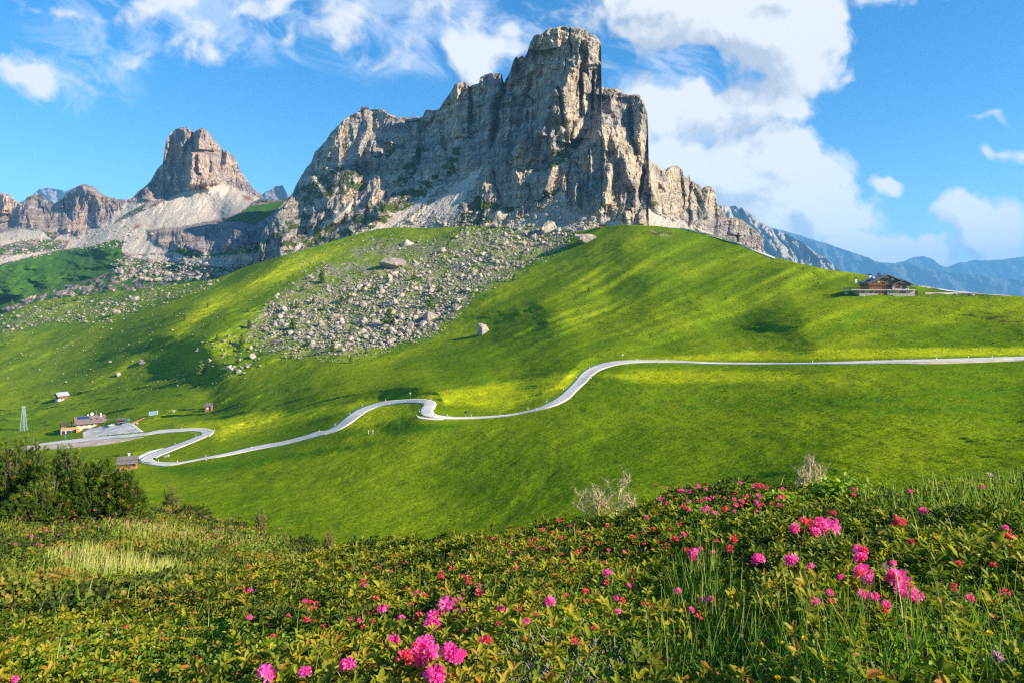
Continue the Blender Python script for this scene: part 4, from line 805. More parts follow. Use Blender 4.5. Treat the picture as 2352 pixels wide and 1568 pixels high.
for sgn in (-1, 1):
    m_ = MB()
    for i in range(9): p = ra.lerp(rb, i/8)+Vector((0, sgn, .1)); m_.tube([p, p+Vector((0,0,1.1))], .07, 4)
    for h in (.6, 1.15): m_.tube([ra+Vector((0,sgn,h)), rb+Vector((0,sgn,h))], .06, 4)
    m_.build("railing", M_WOODD, r)
# cars
def car(u, v, rz, paint, label, L=4.3, W=1.8):
    r = empty("parked_car", gp(*z7([(u, v)])[0], 0.2), label, "car", None, math.radians(rz)); h = L/2
    prof = [(-h, .35), (-h, .75), (-h+.15, .9), (-h+1.0, .98), (-h+1.6, 1.42), (h-1.2, 1.46), (h-.35, 1.02), (h, .92), (h, .35)]
    MB().prism(prof, -W/2, W/2).build("body", flat(label[:12]+" paint", paint, .25, .6, .03), r)
    for s in (-1, 1):
        MB().prism([(-h+1.15, 1.0), (-h+1.68, 1.36), (h-1.3, 1.38), (h-.7, 1.02)], s*(W/2+.005)-.01, s*(W/2+.005)+.01).build("side_window", M_GLASS, r)
        for x in (-h+.8, h-.8):
            n = 14; w = MB().tube([(x, s*(W/2-.2), .34), (x, s*(W/2+.02), .34)], .34, n).build("wheel", BLACK, r); MB().tube([(x, s*(W/2), .34), (x, s*(W/2+.03), .34)], .19, 8).build("rim", STEEL, w)
        box(-h-.02, -h+.02, s*.62-.2, s*.62+.2, .62, .78).build("headlight", W_PLASTIC, r); box(h-.02, h+.02, s*.66-.15, s*.66+.15, .68, .85).build("tail_light", REDP, r)
    MB().add([(-h+.98, -W/2+.15, 1.0), (-h+1.57, -W/2+.2, 1.43), (-h+1.57, W/2-.2, 1.43), (-h+.98, W/2-.15, 1.0), (-h+.94, 0, .99)], [(0,4,3,2,1)]).build("windscreen", M_GLASS, r)
    MB().add([(h-1.16, -W/2+.2, 1.47), (h-.32, -W/2+.15, 1.04), (h-.32, W/2-.15, 1.04), (h-1.16, W/2-.2, 1.47)], [(0,1,2,3)]).build("rear_window", M_GLASS, r)
car(1330, 492, 62, (.55,.60,.64), "silver hatchback parked nearest the inn's side wing"); car(1432, 455, 25, (.02,.035,.09), "dark blue estate car parked beside the silver one", 4.9); car(448, 630, 30, (.05,.08,.09), "dark green car parked under the orange parapet", 4.0)
# planter boxes and roadside stones by the car park are built with the rocks
for i, (a, q, l) in enumerate([(730,570,"timber planter box with low plants at the left end of the car park"),(935,535,"long timber planter in front of the inn's door"),(1075,512,"timber planter with green shrubs before the inn's benches")]):
    r = empty("planter", small(a, q), l, "planter"); box(-1.6,1.6,-.4,.4,-.2,.5).build("trough", M_WOODW, r)
    m_ = MB()
    for j in range(70):
        x, y, z = random.uniform(-1.5,1.5), random.uniform(-.35,.35), random.uniform(.45,1.0); s_ = .16; d = Vector((random.gauss(0,1),random.gauss(0,1),random.gauss(0,1))).normalized()*s_; e = d.orthogonal().normalized()*s_
        m_.add([Vector((x,y,z))+d, Vector((x,y,z))+e, Vector((x,y,z))-d, Vector((x,y,z))-e], [(0,1,2,3)])
    m_.build("plants", flat("planter_leaves", (.05,.12,.02), .8, .2, .4, 3), r)

# ------------------------------------------------------------------ huts
def log_hut():
    u, v = zb([(335, 1462)])[0]; base = gp(u, v); k = base.y/F/8.534
    r = empty("wooden_hut", base, "old wooden hut with a dark shingle roof and white chimney beside the lower hairpin", "hut", None, math.radians(24))
    w = 160*k; hw = 150*k; d = 5.2
    box(-w, w, 0, d, -2.5, .25).build("stone_footing", M_STONE, r); box(-w, w, 0.01, d, .25, hw).build("wall", M_WOODW, r)
    MB().prismx([(0.02, hw), (d, hw), (d/2, hw+1.7)], -w+.02, w-.02).build("gable_wall", M_WOOD, r)
    rf = MB().prismx([(-1.0, hw-.45), (d/2, hw+2.0), (d+1, hw-.45), (d+1, hw-.65), (d/2, hw+1.75), (-1.0, hw-.68)], -w-.5, w+.45).build("roof", M_SHINGLE, r)
    box(-w-.5, w+.45, .55, .8, hw+.55, hw+.75).build("roof_batten", M_WOODD, rf)
    box(20*k-.35, 20*k+.35, d/2+.3, d/2+1, hw+1.4, hw+2.9).build("chimney", M_CONC, rf); box(20*k-.5, 20*k+.5, d/2+.2, d/2+1.1, hw+2.9, hw+3.05).build("chimney_cap", W_PLASTIC, rf)
    window(r, 95*k, 145*k, -.02, 65*k, 105*k, M_WOODD, M_WOOD); dr = box(20*k, 62*k, -.08, .03, .25, 110*k).build("door", M_WOOD, r); box(56*k, 59*k, -.13, -.08, 60*k, 65*k).build("handle", BLACK, dr)
log_hut()
def barn():
    u, v = ZC('a', [(612, 236)])[0]; base = gp(u, v); k = base.y/F/4.2013
    r = empty("barn", base, "small brown barn on a white base under a shiny roof, alone at left", "barn", None, math.radians(62))
    w = 46*k; d = 60*k*.8
    box(-w, w, 0, d, -2, 11*k).build("white_base", M_WHITE, r); box(-w+.01, w-.01, .01, d, 11*k, 45*k).build("wall", M_WOOD, r); MB().prismx([(0.02, 45*k), (d, 45*k), (d/2, 70*k)], -w+.02, w-.02).build("gable_wall", M_WOOD, r)
    MB().prismx([(-.8, 40*k), (d/2, 74*k), (d+.8, 40*k), (d+.8, 38*k), (d/2, 72*k), (-.8, 38*k)], -w-1, w+.6).build("roof", M_PALER, r)
    for x in (-.5, .2): window(r, x*w, x*w+.8, -.02, 3*k, 9*k)
barn()
def simple_hut(name, u, v, k, label, w, d, h, rise, mat, rmat, rz=0, getp=None, stilts=False):
    base = getp(u, v) if getp else gp(u, v); r = empty(name, base, label, "hut", None, math.radians(rz))
    box(-w, w, 0, d, -.6, h).build("wall", mat, r); MB().prismx([(0.02, h), (d-.02, h), (d/2, h+rise)], -w+.02, w-.02).build("gable_wall", mat, r)
    rf = MB().prismx([(-.5, h-.25), (d/2, h+rise+.25), (d+.5, h-.25), (d+.5, h-.45), (d/2, h+rise+.05), (-.5, h-.45)], -w-.5, w+.5).build("roof", rmat, r)
    window(r, -w*.5, w*.1, -.02, h*.35, h*.75, M_GLASS if name != "kiosk" else W_PLASTIC); dr = box(w*.35, w*.8, -.08, .02, 0, h*.8).build("door", M_WOODD, r); return r
simple_hut("kiosk", *ZC('b', [(1925, 312)])[0], 1, "tiny timber kiosk with a pale notice window standing in the meadow above the upper bend", 1.9, 2.6, 3.4, 1.3, M_WOODW, M_SHINGLE, 8)
simple_hut("shelter", *z2([(1470, 1072)])[0], 1, "tiny red brown shelter on the crest below the big cliff", 3.2, 3.0, 2.2, 1.0, M_SHUT, M_WOODD, 0)
p = gp(*z2([(1452, 1062)])[0]); r = empty("antenna_mast", p, "slender grey lattice mast beside the tiny shelter on the green crest", "mast")
ms = MB()
for (a, b) in ((-.7,-.7),(.7,-.7),(0,.7)): ms.tube([(a,b,-1),(a*.3,b*.3,18)], .16, 4)
for z in range(0, 18, 2): q = 1-z/18*.7; ms.tube([(-.7*q,-.7*q,z),(.7*q,-.7*q,z+1),(0,.7*q,z+2),(-.7*q,-.7*q,z+2)], .1, 3)
ms.build("lattice", STEEL, r); box(-.9,.9,-.5,.5,12,14).build("panel", W_PLASTIC, r)
def on(sheet, u, v): q = sheet.at(u, v); return Vector([float(x) for x in q])
simple_hut("summit_hut", 838, 253, 1, "tiny dark hut perched on the very top of the long grey ridge", 5.5, 7, 3, 3, M_WOODD, M_SLATE, 10, lambda u, v: on(MAIN, u, v))
simple_hut("saddle_refuge", 605, 466, 1, "faraway reddish refuge with a wide roof in the saddle between the two rock mountains", 9, 9, 4, 3.5, M_WOOD, M_SLATE, 0, lambda u, v: on(LEFT, u, v))
# pylon
p = gp(*ZC('a', [(228, 535)])[0]); H = p.y/F*240/4.2; r = empty("power_pylon", p, "tall pale lattice power pylon at the left edge above the pine bushes", "pylon")
ms = MB(); W = lambda z: 1.5-1.05*z/H
for sx in (-1, 1):
    for sy in (-1, 1): ms.tube([(sx*W(-1), sy*W(-1), -1), (sx*W(H), sy*W(H), H)], .15, 4)
z = 0
while z < H-1:
    h_ = max(1.0, 2.2-z/H)
    for (a, b) in (((-1,-1),(1,-1)),((1,-1),(1,1)),((1,1),(-1,1)),((-1,1),(-1,-1))): ms.tube([(a[0]*W(z), a[1]*W(z), z), (b[0]*W(z+h_), b[1]*W(z+h_), z+h_)], .085, 3).tube([(b[0]*W(z), b[1]*W(z), z), (a[0]*W(z+h_), a[1]*W(z+h_), z+h_)], .085, 3)
    z += h_
ms.build("lattice_tower", flat("pale_green_steel", (.38,.47,.45), .5, .4), r)
for z in (H-.6, H-2.2): MB().tube([(-2.1, 0, z), (2.1, 0, z)], .13, 4).build("crossarm", STEEL, r)
# glazed frame on the slope
a, b = gp(*ZC('b', [(760, 400)])[0]), gp(*ZC('b', [(925, 375)])[0]); hh = a.y/F*75/8.534
r = empty("glass_frame", (0,0,0), "long leaning pale blue glass panel on the slope right of the inn", "panel"); up = Vector((0, .9, hh))
MB().add([a, b, b+up, a+up, a+Vector((0,.12,0)), b+Vector((0,.12,0)), b+up+Vector((0,.12,0)), a+up+Vector((0,.12,0))], [(0,1,2,3),(7,6,5,4),(0,4,5,1),(3,2,6,7),(0,3,7,4),(1,5,6,2)]).build("panel", flat("pale_blue_glass", (.40,.58,.62), .3, .6), r)
MB().tube([a-Vector((0,0,.5)), a+up], .14, 4).tube([b-Vector((0,0,.5)), b+up], .14, 4).tube([a, b], .12, 4).build("frame", W_PLASTIC, r)
r = empty("stone_marker", gp(*ZC('b', [(1245, 340)])[0]), "tiny white capped stone marker alone in the meadow between the glass panel and the kiosk", "marker"); box(-.6,.6,-.4,.4,-.3,1.2).build("body", M_STONE, r); box(-.7,.7,-.5,.5,1.2,1.45).build("cap", M_WHITE, r)
r = empty("culvert_box", gp(*ZC('b', [(1110, 1200)])[0]), "small pale slanted lid box on the grass inside the lower hairpin", "box"); MB().prism([(-1,-.2),(1,-.2),(1,.9),(-1,.4)], -.5, .5).build("body", M_CONC, r); MB().prism([(-1.1,.4),(1.1,.95),(1.1,1.05),(-1.1,.5)], -.6, .6).build("lid", M_PALER, r)
for i, (a, b) in enumerate(((292,598),(322,596))):
    u, v = ZC('d', [(a, b)])[0]; r = empty("marker_stake", gp(u, v), ["left one of the two white stakes in the grass under the middle bend", "right one of the two white stakes in the grass under the middle bend"][i], "stake"); MB().tube([(0,0,-.3),(0,0,1.5)], .08, 5).build("stake", W_PLASTIC, r); box(-.2,.2,-.05,.05,1.1,1.5).build("plate", W_PLASTIC, r)
# ------------------------------------------------------------------ boulders and rubble
import bmesh
def ico(sub):
    b = bmesh.new(); bmesh.ops.create_icosphere(b, subdivisions=sub, radius=1.0); v = np.array([x.co[:] for x in b.verts]); f = np.array([[q.index for q in p.verts] for p in b.faces]); b.free(); return v, f
def rock_shape(sub, seed, squash=0.72):
    v, f = ico(sub); r = np.random.RandomState(seed); v = v*1.3
    for i in range(13):
        n = r.normal(size=3); n /= np.linalg.norm(n); d = r.uniform(0.48, 0.95); e = v@n-d; v = v-np.outer(np.maximum(e, 0), n)*0.96
    if sub > 2: v = v*(1+0.045*fbm(v[:, 0]*3+seed, v[:, 1]*3+v[:, 2]*2, 3, seed))[:, None]
    return v*np.array([1.0, r.uniform(.8, 1.1), squash*r.uniform(.85, 1.25)]), f
def rock_material(name, c0, c1):
    m, t, b = material(name, 0.95, 0.15); pos = t.node('ShaderNodeNewGeometry').outputs['Position']
    oi = t.node('ShaderNodeObjectInfo').outputs['Random']
    n = t.noise(pos, 0.9, 6, 0.65); n2 = t.noise(pos, 0.22, 4, 0.6)
    c = t.mix(t.rng(n2, .4, .62), c0, c1); c = t.vm('SCALE', c, scale=t.m('MULTIPLY', t.rng(n, .3, .7, .65, 1.25, False), t.rng(oi, 0, 1, .85, 1.12, False)))
    up = t.sep(t.node('ShaderNodeNewGeometry').outputs['Normal'])[2]
    mossy = t.m('MULTIPLY', t.rng(t.noise(pos, 1.7, 5, .7), .52, .62), t.rng(up, .75, .95)); c = t.mix(t.m('MULTIPLY', mossy, .5), c, (.09,.13,.02,1))
    t.l.new(c, b.inputs['Base Color']); bump(t, b, t.m('ADD', n, t.m('MULTIPLY', t.noise(pos, 3, 5, .7), .4)), .5, 1.0); return m
M_BOULD = rock_material("boulder_limestone", (.32,.285,.25), (.48,.41,.32))
protos = []
def big_shape(seed):
    v, f = rock_shape(5, seed, .8); r = np.linalg.norm(v, axis=1); a = np.arctan2(v[:, 1], v[:, 0])*2.2; z = v[:, 2]*3.0
    return v*(1+.10*facets(a+seed, z*.8, seed % 7)+.05*ridged(a*1.5+seed, z*.6, 3, seed)+.03*fbm(a*5, z*5, 3, seed))[:, None], f
for i in range(9): v, f = rock_shape(3, 100+i); protos.append((v, f))
for i in range(5): protos.append(big_shape(200+i))
pm = []
cellr = np.random.RandomState(5)
def sample_poly(poly, n, power=1.0):
    p = np.array(poly); out = []
    while len(out) < n:
        u = cellr.uniform(p[:, 0].min(), p[:, 0].max(), 600); v = cellr.uniform(p[:, 1].min(), p[:, 1].max(), 600); ok = inpoly(u, v, poly)
        out += list(zip(u[ok], v[ok]))
    return out[:n]
spots = []   # (u, v, radius m, zone)
def rsize(n, lo, hi, a=2.2): q = cellr.uniform(0, 1, n); return lo*(1-q*(1-(lo/hi)**a))**(-1/a)
FIELD = [(560,800),(580,720),(640,665),(740,610),(880,600),(900,560),(1000,535),(1100,525),(1180,515),(1330,532),(1290,580),(1215,625),(1170,650),(1090,680),(1050,735),(1000,775),(880,812),(780,832),(660,825)]
CORE = [(600,760),(620,700),(700,690),(760,650),(880,630),(960,590),(1100,560),(1200,525),(1320,530),(1280,575),(1200,615),(1120,640),(1060,690),(1000,760),(880,800),(720,800)]
SPARSE = [(0,760),(250,690),(520,640),(520,720),(560,800),(700,840),(560,880),(300,900),(0,880)]
RIDGE2 = [(0,728),(100,694),(250,675),(400,658),(510,643),(480,665),(330,712),(250,745),(120,740),(0,770)]
for z, poly, n, lo, hi in (('field', FIELD, 1100, .6, 2.8), ('core', CORE, 2500, .7, 4.0), ('sparse', SPARSE, 120, .6, 2.4), ('ridge', RIDGE2, 420, .8, 3.2), ('crest', [(640,600),(760,565),(880,530),(1000,525),(1000,560),(860,580),(700,640)], 170, .6, 2.2), ('top', [(1040,548),(1060,524),(1180,517),(1330,526),(1300,570),(1150,575)], 520, .7, 4.2), ('patch', [(440,790),(560,760),(620,830),(560,860),(470,840)], 50, .8, 2.8)):
    sz = rsize(n, lo, hi)
    for (u, v), s in zip(sample_poly(poly, n), sz): spots.append((u, v, s, z))
P = G(np.array([s[0] for s in spots]), np.array([s[1] for s in spots]))
order = np.argsort([-s[2]/P[i][1] for i, s in enumerate(spots)])
ZL = {'field': "pale grey boulder among the rockslide on the slope under the cliff", 'core': "pale grey boulder in the densest part of the rockslide under the cliff", 'sparse': "lone small boulder on the open green slope at the left", 'ridge': "pale boulder along the stony crest at the far left", 'crest': "small pale rock on the sunlit grass crest under the scree", 'patch': "pale boulder at the lower left tip of the rockslide"}
ZG = {'field': "boulders of the rockslide", 'core': "boulders of the rockslide core", 'sparse': "scattered boulders on the left slope", 'ridge': "boulders on the far left crest", 'crest': "rocks on the grass crest", 'patch': "boulders at the tip of the rockslide"}
proto_obj = {}
def zlab(u, v, s, z):
    if z not in ('core', 'field', 'top'): return ZL[z], ZG[z]
    a = "upper right" if u > 1080 and v < 640 else "upper middle" if v < 640 else "lower left" if u < 800 and v > 740 else "left" if u < 800 else "lower right" if v > 730 else "centre"
    b = "large angular" if s > 2.9 else "mid-sized"
    return "%s grey boulder in the %s part of the rockslide" % (b, a), "%s boulders, %s of the rockslide" % (b, a)
def put_boulder(p, s, i, label, group=None, rz=0.0, sc=(1, 1, 1), sink=.38, mat=None):
    k = i % 9 if not mat else 9+i % 5
    if k not in proto_obj: o = mesh_obj("boulder", protos[k][0], protos[k][1], M_BOULD); proto_obj[k] = o
    else: o = proto_obj[k].copy(); C.objects.link(o)
    for q in ('label', 'category', 'group'):
        if q in o: del o[q]
    o.location = Vector(p)+Vector((0, 0, s*sc[2]*(.6-sink))); o.scale = (s*sc[0], s*sc[1], s*sc[2]); o.rotation_euler = (random.uniform(-.3,.3), random.uniform(-.3,.3), rz or random.uniform(0, 6.28))
    if o.rotation_euler and rz: o.rotation_euler = (0, 0, rz)
    return tag(o, label, "boulder", group)
BIG = [(1110,765,15,(1,.9,1.25),"upright lone boulder on smooth grass right of the rockslide's lower end"),(912,612,30,(1,.8,.68),"huge blocky brown boulder in the upper middle of the rockslide"),(934,563,17,(1,.8,.8),"angular boulder just above the huge block of the rockslide"),(1350,552,29,(1,.9,.62),"large flat mossy boulder beside the top of the green hill"),
 (1262,528,24,(1,.8,.8),"broad pale boulder left of the mossy one at the rockslide's top"),(985,733,28,(1.1,.8,.5),"low wide boulder with a dark overhang near the bottom of the rockslide"),(268,721,11,(1,.9,1.0),"split boulder on the crest line of the far left slope"),(273,861,9,(1,.8,.8),"bright tilted boulder casting a shadow on the left green slope"),(526,848,12,(1.1,.8,.8),"pale elongated boulder left of the rockslide's lower tip"),
 (325,832,11,(1.2,.7,.6),"low long boulder in the grass above the bright tilted one"),(311,690,9,(1,.8,.9),"round pale boulder on the shaded slope at the left"),(1147,497,30,(1.1,.8,.8),"great brown block leaning at the foot of the cliff"),(712,640,10,(1,.9,.9),"grey boulder near the top left of the rockslide"),(1048,712,12,(1,.9,.9),"round dark boulder at the right edge of the rockslide"),(905,700,13,(1,.9,1.0),"tall grey boulder in the middle of the rockslide")]
for i, (u, v, rp, sc, lab) in enumerate(BIG):
    if i == 11: continue
    p = gp(u, v); put_boulder(p, rp*p.y/F, i, lab, "large boulders on the slope", 0.001+i*0.3, sc, mat=1)
for j in order[:278]: u, v, s, z = spots[j]; put_boulder(P[j], s, j, *zlab(u, v, s, z))
for j, (u, v, s, l) in enumerate([(*z7([(672,712)])[0], .9, "white round stone leaning at the left entrance of the car park"),(*z7([(672,755)])[0], 1.1, "larger white stone in front of another at the left entrance of the car park"),(*z7([(1110,720)])[0], .75, "white upright stone first from the left along the car park's front edge"),(*z7([(1285,705)])[0], .8, "white stone in the middle of the car park's front edge"),(*z7([(1518,680)])[0], .95, "tall pale stone at the right of the car park's front edge"),(*z7([(1825,655)])[0], .8, "pale flat stone at the right end of the car park's front edge"),(*z7([(1865,430)])[0], .8, "pale stone at the foot of the wooden footbridge"),(*z7([(1940,430)])[0], .9, "pale stone leaning just right of the footbridge's foot"),
    (*ze([(968,1203)])[0], .6, "small white stone on the verge above the grey road at right"),(*ze([(205,400)])[0], 1.0, "white round stone in the grass left of the chalet inn"),(*ze([(1352,540)])[0], .9, "white stone below the gravel yard right of the chalet inn"),(*ze([(1628,526)])[0], 1.0, "white stone on the bank below the gravel track at right"),(*ze([(1795,532)])[0], 1.1, "rightmost white stone on the bank below the gravel track")]):
    put_boulder(gp(u, v), s, j+3, l)
lowv, lowf = [], []
lows = [rock_shape(1, 300+i) for i in range(6)]+[rock_shape(2, 320+i) for i in range(6)]
def rubble(name, pts, sizes, mat, attrs=None):
    V_, F_ = [], []; o = 0
    for i, (p, s) in enumerate(zip(pts, sizes)):
        v, f = lows[(i*7) % 6+(6 if s/p[1] > .0032 else 0)]; a = cellr.uniform(0, 6.28); c, n = math.cos(a), math.sin(a); R = np.array([[c,-n,0],[n,c,0],[0,0,1]])
        V_.append((v*cellr.uniform(.75, 1.25, 3))@R.T*s+p+np.array([0,0,.25*s])); F_.append(f+o); o += len(v)
    ob = mesh_obj(name, np.concatenate(V_), np.concatenate(F_), mat); tag(ob, None, None, None, 'stuff'); return ob
rest = order[278:]; rubble("rubble", [P[j] for j in rest], [spots[j][2] for j in rest], M_BOULD)
# fine rubble everywhere the slide reaches, and at the foot of the cliffs
q = sample_poly(FIELD, 3600)+sample_poly(CORE, 5200)+sample_poly(RIDGE2, 700)+sample_poly(SPARSE, 240); u = np.array([a[0] for a in q]); v = np.array([a[1] for a in q]); Q = G(u, v); rubble("rubble", list(Q), rsize(len(q), .35, 1.25), M_BOULD)
q = sample_poly([(1130,530),(1180,505),(1240,482),(1285,445),(1310,480),(1400,512),(1390,525),(1250,528)], 900)+sample_poly([(940,525),(1000,490),(1060,480),(1130,500),(1180,510),(1150,530)], 350)+sample_poly([(880,530),(960,490),(1040,500),(1040,530)], 260)
Q = MAIN.at(np.array([a[0] for a in q]), np.array([a[1] for a in q])); rubble("rubble", list(Q), rsize(len(q), .6, 4.0, 2.3), M_BOULD)
q = sample_poly(z6([(0,950),(430,1000),(900,870),(1200,960),(940,1080),(560,1090),(0,1200)]), 500)+sample_poly(z6([(860,1150),(1300,1170),(1900,1050),(2254,1000),(2254,1120),(1700,1300),(1200,1330),(900,1300)]), 900)
Q = LEFT.at(np.array([a[0] for a in q]), np.array([a[1] for a in q])); rubble("rubble", list(Q), rsize(len(q), 1.0, 5.0, 2.0), M_BOULD)
def onmain(u, v): return MAIN.at(u, v)
p = Vector([float(x) for x in MAIN.at(1147, 503)]); put_boulder(p, 30*p.y/F*.9, 2, BIG[11][4], "large boulders on the slope", .4, (1.1, .8, .75), mat=1)

# ------------------------------------------------------------------ small larches on the slopes
def leafmat(name, cs, rough=0.5, trans=0.35, spec=0.35):
    """leaf colour picked per leaf from the attribute t, part of the light passes through"""
    m = bpy.data.materials.new(name); m.use_nodes = True; t = NT(m.node_tree); b = t.n['Principled BSDF']; out = t.n['Material Output']
    b.inputs['Roughness'].default_value = rough; b.inputs['Specular IOR Level'].default_value = spec
    cr = t.node('ShaderNodeValToRGB'); e = cr.color_ramp; e.interpolation = 'LINEAR'
    for i, (p_, c_) in enumerate(cs):
        el = e.elements[i] if i < 2 else e.elements.new(p_)
        el.position = p_; el.color = tuple(c_)+(1,)
    t.l.new(t.attr('t'), cr.inputs[0]); t.l.new(cr.outputs[0], b.inputs['Base Color'])
    tr = t.node('ShaderNodeBsdfTranslucent'); t.l.new(t.vm('MULTIPLY', cr.outputs[0], (1.25, 1.35, .7)), tr.inputs['Color'])
    mx = t.node('ShaderNodeMixShader'); mx.inputs[0].default_value = trans; t.l.new(b.outputs[0], mx.inputs[1]); t.l.new(tr.outputs[0], mx.inputs[2]); t.l.new(mx.outputs[0], out.inputs['Surface'])
    return m
M_LARCH = leafmat("larch_needles", [(0, (.05,.11,.008)), (.6, (.12,.21,.012)), (1, (.24,.32,.02))], .7, .3)
M_BARK = flat("grey_bark", (.16,.12,.09), .9)
def larch_proto(seed, h=5.0, w=1.3):
    r = empty("larch_tree", (0,0,0)); rn = np.random.RandomState(seed)
    tk = MB().tube([(0,0,-.4),(rn.normal()*.05,0,h*.5),(0,rn.normal()*.08,h)], [.14,.09,.02], 5)
    V_, T_ = [], []
    for i in range(60):
        z = h*rn.uniform(.08, .98); L = w*(1-z/h)**.8*rn.uniform(.5, 1.1)+.12; a = rn.uniform(0, 6.28)
        if i % 3 == 0: tk.tube([(0,0,z), (math.cos(a)*L*.8, math.sin(a)*L*.8, z-.05*L)], [.035,.012], 3)
        for j in range(11):
            q = rn.uniform(.15, 1)*L; c = np.array([math.cos(a)*q, math.sin(a)*q, z-.1*q+rn.normal()*.08])+rn.normal(size=3)*.10; s = rn.uniform(.16,.30)
            d = rn.normal(size=3); d /= np.linalg.norm(d); e = np.cross(d, rn.normal(size=3)); e /= np.linalg.norm(e)
            V_.append([c+d*s, c+e*s*.7, c-d*s, c-e*s*.7]); T_ += [rn.uniform(0, 1)]*4
    tk.build("trunk", M_BARK, r); V_ = np.array(V_).reshape(-1, 3)
    mesh_obj("crown", V_, np.arange(len(V_)).reshape(-1, 4), M_LARCH, r, attrs=dict(t=np.array(T_))); return r
LP = [larch_proto(40+i, 5.0, [1.7,2.1,1.5,2.4][i]) for i in range(4)]; used_l = set()
def put_larch(u, v, hpx, label, group="small larches scattered on the slopes", wide=1.0):
    label = label.replace("between the boulders", "between the boulders, %s" % zlab(u, v, 0, "core")[1].split(", ")[1].replace(" of the rockslide", "")) if "between the boulders" in label else label; p = gp(u, v); i = random.randrange(4); r = LP[i] if i not in used_l else copy_tree(LP[i]); used_l.add(i); s = hpx*p.y/F/5.0
    r.location = p; r.scale = (s*wide, s*wide, s); r.rotation_euler = (0, 0, random.uniform(0, 6.28)); tag(r, label, "larch", group)
y1 = lambda a, b: (a/2.9257, 516.8+b/2.9257)
TREES = [(1350,1015,36,"tallest dark larch, alone on the green slope left of the rockslide's tip"),(1238,642,15,"leafy larch beside the gully on the left slope"),(1395,557,12,"small larch higher up beside the gully"),(80,545,15,"larch on the crest at the far left edge"),(1600,930,20,"dark larch at the lower left border of the rockslide"),(2160,390,32,"tall slim larch at the upper left border of the rockslide"),(2232,850,24,"slim larch low in the middle left of the rockslide"),(1965,700,26,"dark larch inside the left part of the rockslide")]
for a, b, h, l in TREES: put_larch(*y1(a, b), h, l, None)
for a, b, h in [(628,472,14),(517,510,12),(432,535,14),(828,513,14),(1068,485,14),(1160,465,8),(340,445,10),(455,400,8),(500,388,8),(65,675,9),(208,605,9),(635,545,12),(350,565,12),(988,500,8),(1108,470,9),(1460,780,14),(1618,850,14),(1990,560,14),(2105,530,13),(2175,575,12),(2262,570,16),(2295,520,14),(2035,440,13),(1665,585,9),(1850,420,10),(1885,395,8),(1970,350,7),(1090,745,12),(990,830,12),(990,905,9),(1625,800,22),(1675,690,18),(2065,840,10),(1700,510,8),(35,815,9),(930,450,9),(390,755,8),(2250,110,9),(2143,132,7)]:
    put_larch(*y1(a, b), h*1.05, "small green larch standing among stones and grass on the left half of the slope", "small larches on the left half of the slope", 1.15)
y2 = lambda a, b: (516.8+a/2.7306, 430.7+b/2.7306)
for a, b, h in [(1290,755,30),(1345,655,20),(1184,580,16),(1018,600,18),(1222,585,11),(948,660,14),(770,710,18),(732,725,19),(615,600,16),(555,725,14),(700,775,18),(480,655,14),(447,760,18),(425,890,24),(155,890,20),(105,1010,20),(1030,860,38),(1165,635,12),(620,770,14),(830,775,14),(915,810,18),(790,915,16),(673,1030,26),(790,1098,16),(515,990,16),(885,1040,14),(1640,275,12),(1400,368,12),(1855,455,14),(1815,585,16),(1598,560,12),(959,570,12),(865,650,10),(1867,850,10),(2280,655,10)]:
    put_larch(*y2(a, b), h, "small green larch growing between the boulders", "small larches inside the rockslide", 1.2)
for a, b, h in [(555,485,14),(1417,535,14),(148,680,12),(352,540,8),(965,435,5),(490,600,6),(38,655,8),(190,650,8)]:
    put_larch(2000*.57422+a*.36622, 493.8+b*.36622, h*.6, "tiny lone larch on the smooth green hillside under the crest", "tiny larches on the green hill", 1.2)
# ------------------------------------------------------------------ foreground slope: the canopy surface seen from the camera, the soil below it
D_NEAR = TPS([(-900,1620,3.9),(-900,1345,7.0),(3300,1620,1.35),(3300,1345,1.9),(3300,1110,4.6),(0,1950,1.7),(1200,1950,1.15),(2352,1950,1.0),(3300,1950,1.0),(-900,1950,2.2),(-100,1620,2.6),(0,1568,2.9),(600,1568,2.1),(1200,1568,1.65),(1800,1568,1.5),(2352,1568,1.4),(2450,1620,1.3),(0,1400,5.2),(600,1400,3.9),(1200,1400,2.5),(1800,1400,1.95),(2352,1400,1.75),
 (-100,1250,12),(0,1250,12.5),(300,1300,8.6),(600,1320,7.3),(760,1290,7.4),(900,1265,7.6),(1200,1250,5.8),(1270,1205,7.2),(1500,1250,4.6),(1500,1150,7.0),(1800,1250,3.2),(2100,1250,2.8),(2352,1250,2.7),(1650,1118,7.2),(1950,1122,6.2),(2352,1095,5.2),(2450,1090,5.0)])
D_KNOLL = TPS([(-500,1400,6.5),(-500,1250,13),(-500,1150,20),(-100,1400,5.2),(0,1360,6.2),(300,1360,6.6),(600,1370,6.5),(900,1400,6.6),(0,1250,12.5),(300,1280,10),(500,1290,10.5),(700,1310,11),(850,1340,11),(0,1145,20),(200,1165,20),(330,1165,20),(480,1190,21),(600,1218,22),(700,1250,23),(780,1268,23)])
TOP_NEAR = [(-900,1360),(-100,1345),(0,1342),(200,1335),(420,1325),(600,1310),(740,1275),(800,1252),(850,1245),(1000,1242),(1150,1232),(1270,1203),(1330,1200),(1430,1188),(1490,1165),(1540,1130),(1600,1120),(1780,1120),(1950,1128),(2080,1132),(2130,1120),(2200,1108),(2290,1096),(2352,1094),(2450,1090),(3300,1100)]
TOP_KNOLL = [(-500,1150),(-100,1146),(0,1146),(100,1155),(250,1178),(330,1172),(400,1170),(480,1190),(520,1196),(600,1222),(660,1240),(700,1255),(780,1270),(850,1300),(900,1330)]
